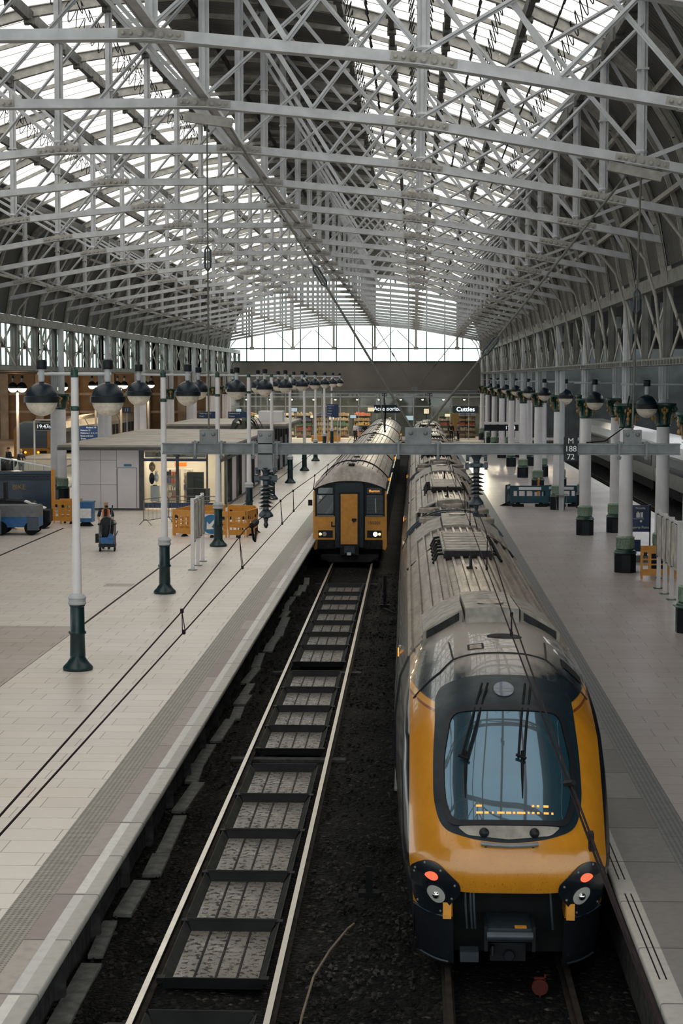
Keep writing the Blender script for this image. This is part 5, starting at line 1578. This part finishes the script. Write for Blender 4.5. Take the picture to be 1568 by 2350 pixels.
ring_ = [((-9.45,68.0),(-8.5,67.2)),((-8.45,67.2),(-7.25,67.1)),((-7.2,67.1),(-6.55,67.25)),((-6.5,67.3),(-6.25,68.6)),((-9.5,68.1),(-9.0,70.2)),((-9.0,70.3),(-7.7,70.6)),((-7.6,70.6),(-6.45,70.2)),((-6.4,70.1),(-6.22,68.7))]
lb = ['orange barrier panel at the corner nearest the cleaner','orange barrier panel carrying the blue arrow sign','orange barrier panel right of the third lamp post foot','orange barrier panel end facing the track, nearer half','orange barrier panel end facing the kiosk door','orange barrier panel at the back, on the kiosk side','orange barrier panel at the back, on the track side','orange barrier panel end facing the track, farther half']
for k, ((xa,ya),(xb,yb)) in enumerate(ring_):
    o = ob if k == 0 else dup(ob)
    L = math.hypot(xb-xa, yb-ya)
    o.location = ((xa+xb)/2,(ya+yb)/2,0); o.rotation_euler = (0,0,math.atan2(yb-ya,xb-xa)); o.scale = (L/1.15,1,1); o['label'] = lb[k]
t = thing('arrow_sign', 'blue round sign with a white arrow pointing down on an orange barrier', 'sign', (-7.85,67.08,.52))
MB().bb(-.4,.4,-.012,0,-.4,.4).build('sign_back', M['column'], t)
MB().lathe([(.001,-.022),(.37,-.022),(.38,-.012)], n=32, ax='y').build('blue_disc', M['discblue'], t)
m = Matrix.Rotation(R(-45), 3, 'Y')
arr = [(-.06,.26),(.06,.26),(.06,-.06),(.2,-.06),(0,-.28),(-.2,-.06),(-.06,-.06)]
c45 = [(x*math.cos(R(45))+z*math.sin(R(45)), -x*math.sin(R(45))+z*math.cos(R(45))) for x, z in arr]
MB().prism(c45, -.03,-.022).build('white_arrow', M['letters_white'], t)
o = dup(ob); o.location = (7.55,53.9,0); o.scale = (1,1,1); o.rotation_euler = (0,0,R(8)); o['label'] = 'orange barrier panel standing behind the notice board by the white columns'; o['group'] = 'orange barrier panels by the white columns'
o = dup(ob); o.location = (6.4,90.,0); o.scale = (.6,1,1); o.rotation_euler = (0,0,R(80)); o['label'] = 'orange barrier panel half hidden behind the third white column'; o['group'] = 'orange barrier panels by the white columns'
# teal barriers
def make_teal(L):
    t = thing('barrier_panel', 'x', 'barrier', (0,0,0), 0, 'teal plastic barrier panels')
    b = MB().bb(-L/2,L/2,-.025,.025,.74,1.0).bb(-L/2,L/2,-.025,.025,.15,.5).bb(-L/2,-L/2+.16,-.03,.03,.15,1.0).bb(L/2-.16,L/2,-.03,.03,.15,1.0)
    n = max(2, int(L/.34))
    for k in range(n+1): x = -L/2+L*k/n; b.bb(x-.05,x+.05,-.02,.02,.48,.76)
    b.build('panel', M['blue_plastic'], t)
    MB().bb(-L*.28,L*.3,-.035,-.025,.8,.93).build('white_stripe', M['column'], t)
    for x in (-L*.3,L*.3): MB().prism([(-.3,0),(.3,0),(.06,.12),(-.06,.12)], x-.28,x+.28, 'x').prism([(x-.28,0),(x+.28,0),(x+.03,.2),(x-.03,.2)], -.04,.04).build('rubber_foot', M['cable'], t)
    return t
for k, (L, x, y, rz, lab) in enumerate([(1.85,5.55,84.1,0,'teal barrier panel with white stripe, the long one facing the camera'),(.9,4.55,84.9,R(75),'teal barrier panel seen end-on at the track side of the enclosure'),(1.1,7.35,84.3,R(-4),'teal barrier panel partly behind the white columns'),(.7,6.55,84.6,R(40),'short teal barrier panel beside the dark post with the bin hoop')]):
    t = make_teal(L); t.location = (x,y,0); t.rotation_euler = (0,0,rz); t['label'] = lab
t = thing('bin_post', 'tall dark post with a bin hoop at its foot before the teal barriers', 'post', (6.83,81.15,0))
MB().cyl((0,0,0),(0,0,6.5),.12,n=16).build('post', M['column_grey'], t)
MB().lathe([(.3,.76),(.31,.78),(.31,.8),(.29,.8)], n=24).build('bin_hoop', M['chrome'], t)
for k in range(4): MB().cyl((.29*math.cos(k*1.57+.4),.29*math.sin(k*1.57+.4),.78),(.22*math.cos(k*1.57+.4),.22*math.sin(k*1.57+.4),0),.014,n=6).build('hoop_leg', M['chrome'], t)
# crowd-control barriers by the kiosk
def make_crowd():
    t = thing('crowd_barrier', 'x', 'barrier', (0,0,0), 0, 'steel crowd barriers')
    L = 2.1
    MB().tube([(-L/2,0,.2),(-L/2,0,1.0),(-L/2+.12,0,1.1),(L/2-.12,0,1.1),(L/2,0,1.0),(L/2,0,.2)], .02, 8, closed=True).tube([(-L/2,0,.92),(L/2,0,.92)],.014,6).build('tube_frame', M['steel'], t)
    b = MB()
    for k in range(1,20): b.cyl((-L/2+k*L/20,0,.2),(-L/2+k*L/20,0,.92),.007,n=5)
    b.build('bars', M['steel'], t)
    for x in (-L/2+.15,L/2-.15):
        MB().tube([(x,-.3,0),(x,-.05,.25),(x,.05,.25),(x,.3,0)], .016, 6).build('foot', M['steel'], t)
    return t
c_ = make_crowd(); c_.location = (-10.95,73.4,0); c_.rotation_euler = (0,0,R(68)); c_['label'] = 'steel crowd barrier end-on in front of the kiosk glass'
c2 = dup(c_, (-9.5,74.4,0), R(-2), 'steel crowd barrier standing parallel to the kiosk glass')
# information board behind the first white column
t = thing('info_point', 'blue information point panel with suitcase symbol behind a white column', 'sign', (7.62,58.8,0))
MB().bb(-.42,.32,-.03,.03,1.02,1.92).build('sign_board', M['signblue'], t)
for x in (-.42,.3): MB().bb(x-.02,x+.03,-.03,.03,0,1.95).build('leg', M['steel'], t)
text('Piccadilly', .09, M['letters_white'], t, (-.02,-.035,1.82), FRONT, 'lettering', .002); text('Lost Property Point', .115, M['letters_white'], t, (-.2,-.035,1.17), FRONT, 'lettering', .002)
MB().bb(-.16,-.04,-.04,-.03,1.5,1.66).bb(-.02,.06,-.04,-.03,1.5,1.68).bb(-.12,-.08,-.04,-.03,1.66,1.7).bb(-.3,.1,-.04,-.03,1.45,1.465).lathe([(.001,-.04),(.04,-.04),(.04,-.03)],(.0,0,1.38),14,'y').build('suitcase_symbol', M['letters_white'], t)
MB().bb(-.4,.0,-.02,.02,.35,.75).build('lower_panel', M['signblue'], t); MB().bb(-.45,.25,-.15,.15,0,.22).build('base', M['steel'], t)
# ------------------------------------------------------------------ balustrade by the far left platform
t = thing('glass_balustrade', 'bright steel rail on glass around the opening before the yellow railcar', 'balustrade', (0,0,0))
def bal(p, q, par, n=4):
    MB().bar((*p,1.12),(*q,1.12),.12,.09).build('hand_rail', M['chrome'], par)
    for k in range(n):
        a = Vector((*p,0)).lerp(Vector((*q,0)), k/n+.01); c = Vector((*p,0)).lerp(Vector((*q,0)), (k+1)/n-.01)
        MB().bar((a.x,a.y,.58),(c.x,c.y,.58),.02,.98).build('glass_panel', M['shop_pane'], par)
        MB().bar((a.x,a.y,0),(a.x,a.y,1.1),.06,.06,(1,0,0)).build('stanchion', M['chrome'], par)
bal((-26.4,110),(-20.0,97.2),t); bal((-20.0,97.2),(-19.2,118),t)
MB().bb(-19.7,-19.35,86,122,.0,.12).build('kerb', M['column'], t)
t = thing('ticket_hall_box', 'low lit cream enclosure behind the glass balustrade', 'enclosure', (-22.3,112,0))
MB().bb(-3,2.6,0,5,0,.95).build('enclosure_wall', M['kiosk_in'], t); MB().bb(-3.1,2.7,-.1,5.1,.95,1.05).build('lid', M['white'], t)
area((-22,106,4.5), 6, 4, 420, (1,.9,.72))
# ------------------------------------------------------------------ trailers, bins at the left edge
def trailer(x, y, lab, rz=0):
    t = thing('luggage_trailer', lab, 'trailer', (x,y,0), rz)
    MB().bb(-1.1,.75,-.6,.6,.32,.72).build('body', M['blue'], t)
    MB().bb(-1.1,.75,-.62,.62,.72,1.12).bb(-1.1,.72,-.58,.58,1.1,1.16).build('upper_box', M['steel'], t)
    MB().bb(.3,.76,-.63,-.55,.2,.7).build('corner_panel', M['livery_blue'], t)
    for xx in (-.75,.45):
        for yy in (-.55,.55): MB().lathe([(.05,-.07),(.27,-.07),(.28,0),(.27,.07),(.05,.07)], (xx,yy,.28), 18, 'y').build('wheel', M['cable'], t)
    return t
trailer(-15.55,68.3,'blue luggage trailer with grey top box at the left edge', R(4))
trailer(-16.75,66.3,'teal-blue trailer cut off by the left edge', R(20))
t = thing('equipment_panel', 'tall slate-blue panel with yellow lettering behind the luggage trailers', 'panel', (-16.75,75,0), R(3))
MB().bb(-1.4,1.0,-.15,.15,.5,2.15).build('panel', M['livery_blue'], t); MB().bb(1.0,1.12,-.2,.2,0,2.2).build('side_rail', M['orange'], t)
for x in (-1.2,.9): MB().bb(x-.06,x+.06,-.12,.12,0,.5).build('leg', M['roof_dark'], t)
for k in range(4): MB().bb(-1.3,.95,-.17,-.15,1.75+k*.08,1.79+k*.08).build('slat', M['navy'], t)
text('BIKE', .3, M['gold'], t, (-.4,-.17,1.45), FRONT, 'lettering', .004)
t = thing('tug', 'low black tug machine with a slanting white hood between trailer and panel', 'vehicle', (-15.9,71.2,0), R(5))
MB().bb(-1.2,.9,-.55,.55,.25,.75).prism([(-1.2,.75),(.4,.75),(.2,1.1),(-1.2,1.2)], -.5,.5).build('body', M['black'], t)
MB().bar((-.1,-.52,1.15),(.75,-.52,.85),.5,.05).build('hood', M['white'], t); MB().bb(-1.0,-.9,-.3,.3,.7,1.9).build('mast', M['black'], t)
for xx in (-.8,.6):
    for yy in (-.5,.5): MB().lathe([(.05,-.07),(.24,-.07),(.24,.07),(.05,.07)], (xx,yy,.24), 16, 'y').build('wheel', M['cable'], t)
for k, (x, y, r_) in enumerate(((-14.9,73.6,8),(-14.55,73.2,-6),(-14.75,74.2,3))):
    o = dup(ob); o.location = (x,y,0); o.scale = (.85,1,.98); o.rotation_euler = (0,0,R(r_))
    o['label'] = ['folded orange barrier panel left of the blue bin','folded orange barrier panel touching the blue bin','folded orange barrier panel farthest behind the blue bin'][k]; o['group'] = 'orange barrier panels by the trailers'
t = thing('blue_bin', 'upright blue bin with a notice beside the folded orange barriers', 'bin', (-13.75,72.2,0))
MB().bb(-.34,.34,-.3,.3,.18,.98).build('body', M['blue'], t); MB().bb(-.2,.3,-.32,-.3,.35,.75).build('notice', M['letters_white'], t); MB().bb(-.37,.37,-.33,.33,.98,1.04).build('lid', M['discblue'], t)
MB().prism([(-.3,0),(.3,0),(.1,.18),(-.1,.18)], -.25,.25).build('foot', M['cable'], t)
t = thing('cycle_hoops', 'pair of small steel hoops at the corner of the kiosk', 'hoop', (-16.3,80.2,0))
for x in (-.1,.2): MB().tube([(x,0,0),(x,0,.3),(x+.05,.2,.36),(x+.1,.4,.3),(x+.1,.4,0)], .03, 6).build('hoop', M['steel'], t)
# ------------------------------------------------------------------ people
def skin(name, joints, edges, mat, parent, lv=1, root=0):
    me = bpy.data.meshes.new(name); me.from_pydata([j[:3] for j in joints], edges, [])
    o = bpy.data.objects.new('tmp', me); COL.objects.link(o)
    o.modifiers.new('s', 'SKIN')
    for k, j in enumerate(joints):
        sv = me.skin_vertices[0].data[k]; sv.radius = (j[3], j[4] if len(j) > 4 else j[3]); sv.use_root = (k == root)
    su_ = o.modifiers.new('u', 'SUBSURF'); su_.levels = lv; su_.render_levels = lv
    bpy.context.view_layer.update()
    m2 = bpy.data.meshes.new_from_object(o.evaluated_get(bpy.context.evaluated_depsgraph_get()))
    bpy.data.objects.remove(o); m2.name = name; m2.materials.clear(); m2.materials.append(mat)
    m2.polygons.foreach_set('use_smooth', [True]*len(m2.polygons))
    q = bpy.data.objects.new(name, m2); COL.objects.link(q); q.parent = parent
    return q
def person(loc, rz, lab, shirt, trousers, hair, arms, vest=False, turn=0., sleeve_short=False, bald=False, stride=0., bag_=None):
    t = thing('person', lab, 'person', loc, rz)
    A = {}
    for s in (-1,1):
        if arms == 'push': el, wr = (s*.27,-.06,1.14), (s*.22,-.30,1.06)
        elif arms == 'phone': el, wr = (s*.23,.0,1.14), (s*.09,-.24,1.22)
        else: el, wr = (s*.24,.03,1.14), (s*.25,-.03,.88)
        A[s] = (Vector(el), Vector(wr))
    ct, st_ = math.cos(turn), math.sin(turn)
    def hd(x, y, z): return (x*ct-y*st_, x*st_+y*ct, z)
    J = [(0,0,.98,.13,.1),(0,.01,1.16,.125,.095),(0,.01,1.36,.15,.1),(0,.01,1.48,.06,.06),(*hd(0,-.01,1.56),.06,.06),(*hd(0,-.01,1.64),.078,.09),(*hd(0,-.005,1.71),.07,.08),(*hd(0,-.1,1.61),.014,.016)]
    E = [(0,1),(1,2),(2,3),(3,4),(4,5),(5,6),(5,7)]
    def add(p, r): J.append((*p, r)); return len(J)-1
    for s in (-1,1):
        sh = add((s*.18,.01,1.42), .06); E.append((2,sh))
        el, wr = A[s]
        e_ = add(el, .042); w_ = add(wr, .028); E += [(sh,e_),(e_,w_)]
        d_ = (wr-el).normalized(); f_ = Vector((0,-.6,-.8)) if arms != 'push' else Vector((0,-1,-.1))
        pa = add(wr+f_*.06, .03); E.append((w_,pa))
        sd = Vector((1,0,0))
        for k, (o_, L) in enumerate(((-.026,.07),(-.009,.08),(.009,.075),(.025,.06))):
            a1 = add(wr+f_*.09+sd*o_, .0095); a2 = add(wr+f_*(.09+L*.5)+sd*o_+Vector((0,0,-.012)), .009); a3 = add(wr+f_*(.09+L*.75)+sd*o_+Vector((0,.01,-.035)), .008)
            E += [(pa,a1),(a1,a2),(a2,a3)]
        th = add(wr+f_*.04-sd*s*.035, .011); t2_ = add(wr+f_*.08-sd*s*.045+Vector((0,0,-.01)), .009); E += [(pa,th),(th,t2_)]
        hp = add((s*.09,0,.92), .09); kn = add((s*.1,-.02-.1*s*stride,.5), .06); an = add((s*.1,.03+ (.12 if s*stride < 0 else -.12)*abs(stride),.09), .042); to = add((s*.11,-.12+(.12 if s*stride < 0 else -.12)*abs(stride),.04), .035)
        E += [(0,hp),(hp,kn),(kn,an),(an,to)]
    for s in (-1,1):
        e_ = add(hd(s*.085,.01,1.63), .016); E.append((5,e_))
    skin('body', J, E, M['skin'], t, 1)
    # clothes follow the same joints, a little fuller
    a_ = .022
    K = [(0,0,.97,.15,.115),(0,.01,1.16,.145,.115),(0,.01,1.36,.168,.12),(0,.01,1.47,.075,.075)]; F_ = [(0,1),(1,2),(2,3)]
    for s in (-1,1):
        el, wr = A[s]; i = len(K)
        K += [(s*.185,.01,1.42,.082,.082),(*el,.062,.062)]; F_ += [(2,i),(i,i+1)]
        if not sleeve_short: K.append((*el.lerp(wr,.9), .045,.045)); F_.append((i+1,i+2))
    skin('shirt', K, F_, shirt, t, 1)
    K = [(0,0,.98,.15,.12)]; F_ = []
    for s in (-1,1):
        i = len(K); sd_ = (.12 if s*stride < 0 else -.12)*abs(stride)
        K += [(s*.09,0,.9,.108,.108),(s*.1,-.02-.1*s*stride,.5,.078,.078),(s*.1,.03+sd_,.1,.065,.065)]; F_ += [(0,i),(i,i+1),(i+1,i+2)]
    skin('trousers', K, F_, trousers, t, 1)
    for s in (-1,1):
        sd_ = (.12 if s*stride < 0 else -.12)*abs(stride)
        MB().sphere((s*.105,-.05+sd_,.045), .5, 12, 8, (.1,.29,.1)).build('shoe', M['cloth_black'], t)
    if not bald:
        m = MB().sphere((0,0,0), .5, 16, 10, (.185,.215,.2), t0=math.pi*.42, t1=math.pi)
        o = m.build('hair', hair, t); o.location = hd(0,.015,1.665); o.rotation_euler = (R(18),0,turn)
    else:
        m = MB().sphere((0,0,0), .5, 14, 8, (.14,.1,.1)); o = m.build('beard', hair, t); o.location = hd(0,-.06,1.535); o.rotation_euler = (0,0,turn)
    for s in (-1,1): MB().sphere(hd(s*.032,-.088,1.645), .011, 8, 6).build('eye', M['cloth_black'], t)
    MB().sphere(hd(0,-.088,1.575), .5, 8, 5, (.05,.014,.014)).build('mouth', M['red_paint'], t)
    if vest:
        def tor(z): return (.178,.135) if z > 1.3 else (.17,.135)
        v = MB(); n = 24
        zs = [.93,1.05,1.2,1.32,1.40,1.46]
        ww = [.168,.162,.162,.182,.185,.15]; dd = [.135,.13,.132,.14,.125,.085]
        def pt(k, j):
            a = R(-90+22)+R(316)*k/n
            return (ww[j]*math.cos(a), .01+dd[j]*math.sin(a), zs[j])
        v.add([pt(k,j) for j in range(6) for k in range(n+1)], [(j*(n+1)+k, j*(n+1)+k+1, (j+1)*(n+1)+k+1, (j+1)*(n+1)+k) for j in range(5) for k in range(n)])
        o = v.build('safety_vest', M['vest'], t, 'orange safety vest with silver bands', angle=180)
        st2 = MB()
        for k0 in (2.6, n-2.6):
            q = []
            for j in range(6):
                for kk in (k0-1.,k0+1.):
                    a = R(-90+22)+R(316)*kk/n
                    q.append((ww[j]*1.03*math.cos(a), .01+dd[j]*1.04*math.sin(a), zs[j]))
            st2.add(q, [(j*2,j*2+1,j*2+3,j*2+2) for j in range(5)])
        st2.build('silver_band', M['letters_white'], o, angle=180)
    return t
M['vest'] = pr('orange_vest', (.72,.16,.015), .7, 0, .06, 10.)
cl = person((-11.18,62.6,0), R(8), 'bearded person in orange safety vest pushing a cleaning trolley', M['cloth_navy'], M['cloth_black'], M['cloth_black'], 'push', True, R(28), True, True, .5)
t = thing('cleaning_trolley', 'tall black and blue cleaning trolley pushed by the person in the orange vest', 'trolley', (-10.98,61.75,0), R(6))
MB().bb(-.3,.3,-.28,.28,.16,.27).build('base_tray', M['black'], t)
for x in (-.27,.27):
    for y in (-.22,.22):
        MB().cyl((x,y,.27),(x,y,.98),.022,n=8).build('frame_post', M['steel'], t)
        MB().lathe([(.03,-.02),(.075,-.02),(.075,.02),(.03,.02)], (x*.95,y,.075), 14, 'x').build('wheel', M['cable'], t)
MB().lathe([(.2,.5),(.235,.72),(.24,.98)], n=16).bb(-.32,.32,-.25,.25,.95,1.0).build('waste_sack', M['black'], t)
MB().prism([(-.24,1.0),(.24,1.0),(.22,1.12),(.15,1.2),(0,1.24),(-.15,1.2),(-.22,1.12)], -.22,.24).build('lid', M['black'], t)
MB().prism([(-.23,.28),(.22,.28),(.24,.52),(-.24,.5)], -.27,.22).build('bucket', M['blue'], t)
MB().prism([(.02,.5),(.2,.46),(.26,.56),(.1,.68)], -.31,-.27).build('dustpan', M['blue'], t)
MB().cyl((.1,-.29,.6),(.2,-.2,1.6),.012,n=8).build('broom_handle', M['steel'], t); MB().cyl((.2,-.2,1.56),(.205,-.198,1.66),.022,n=8).build('broom_grip', M['cable'], t)
MB().bb(-.42,-.32,-.1,.15,.3,.62).build('side_box', M['black'], t)
MB().tube([(-.26,.25,.98),(-.26,.42,1.05),(.26,.42,1.05),(.26,.25,.98)], .016, 8).build('push_handle', M['steel'], t)
MB().cyl((.3,.0,.55),(.38,-.05,.72),.015,n=6).build('mop_handle', M['steel_old'], t)
person((-24.35,107.,0), R(30), 'fair-haired person in dark jacket looking down behind the balustrade', M['cloth_navy'], M['cloth_grey'], M['hair_fair'], 'phone', False, R(15))
person((-25.9,110.2,0), R(-40), 'dark-haired person in dark coat at the very end of the balustrade', M['cloth_navy'], M['cloth_black'], M['hair'], 'down', False)
person((-8.35,96.5,0), R(200), 'person in black walking away along the kiosk side', M['cloth_black'], M['cloth_black'], M['hair'], 'down', False, 0, False, False, .6)
person((-4.9,170.5,0), R(20), 'person in a dark jacket standing before the concourse shops', M['cloth_black'], M['cloth_grey'], M['hair'], 'down')
person((-5.8,171.2,0), R(-30), 'person in a pale top among the shoppers', M['white'], M['cloth_black'], M['hair'], 'down')
person((3.6,171.5,0), R(10), 'person in dark clothes near the shop with glowing letters', M['cloth_black'], M['cloth_black'], M['hair'], 'down', False, 0, False, False, .5)
person((4.3,172.0,0), R(-60), 'person in grey top near the shop with glowing letters', M['cloth_grey'], M['cloth_black'], M['hair'], 'down')
t = thing('yellow_banner', 'tall yellow banner standing in front of the concourse shops', 'banner', (4.0,173.6,0)); MB().bb(-.4,.4,0,.05,.9,2.6).build('banner', M['gold'], t); MB().bb(-.03,.03,0,.05,0,.9).bb(-.3,.3,-.1,.15,0,.05).build('stand', M['black'], t)
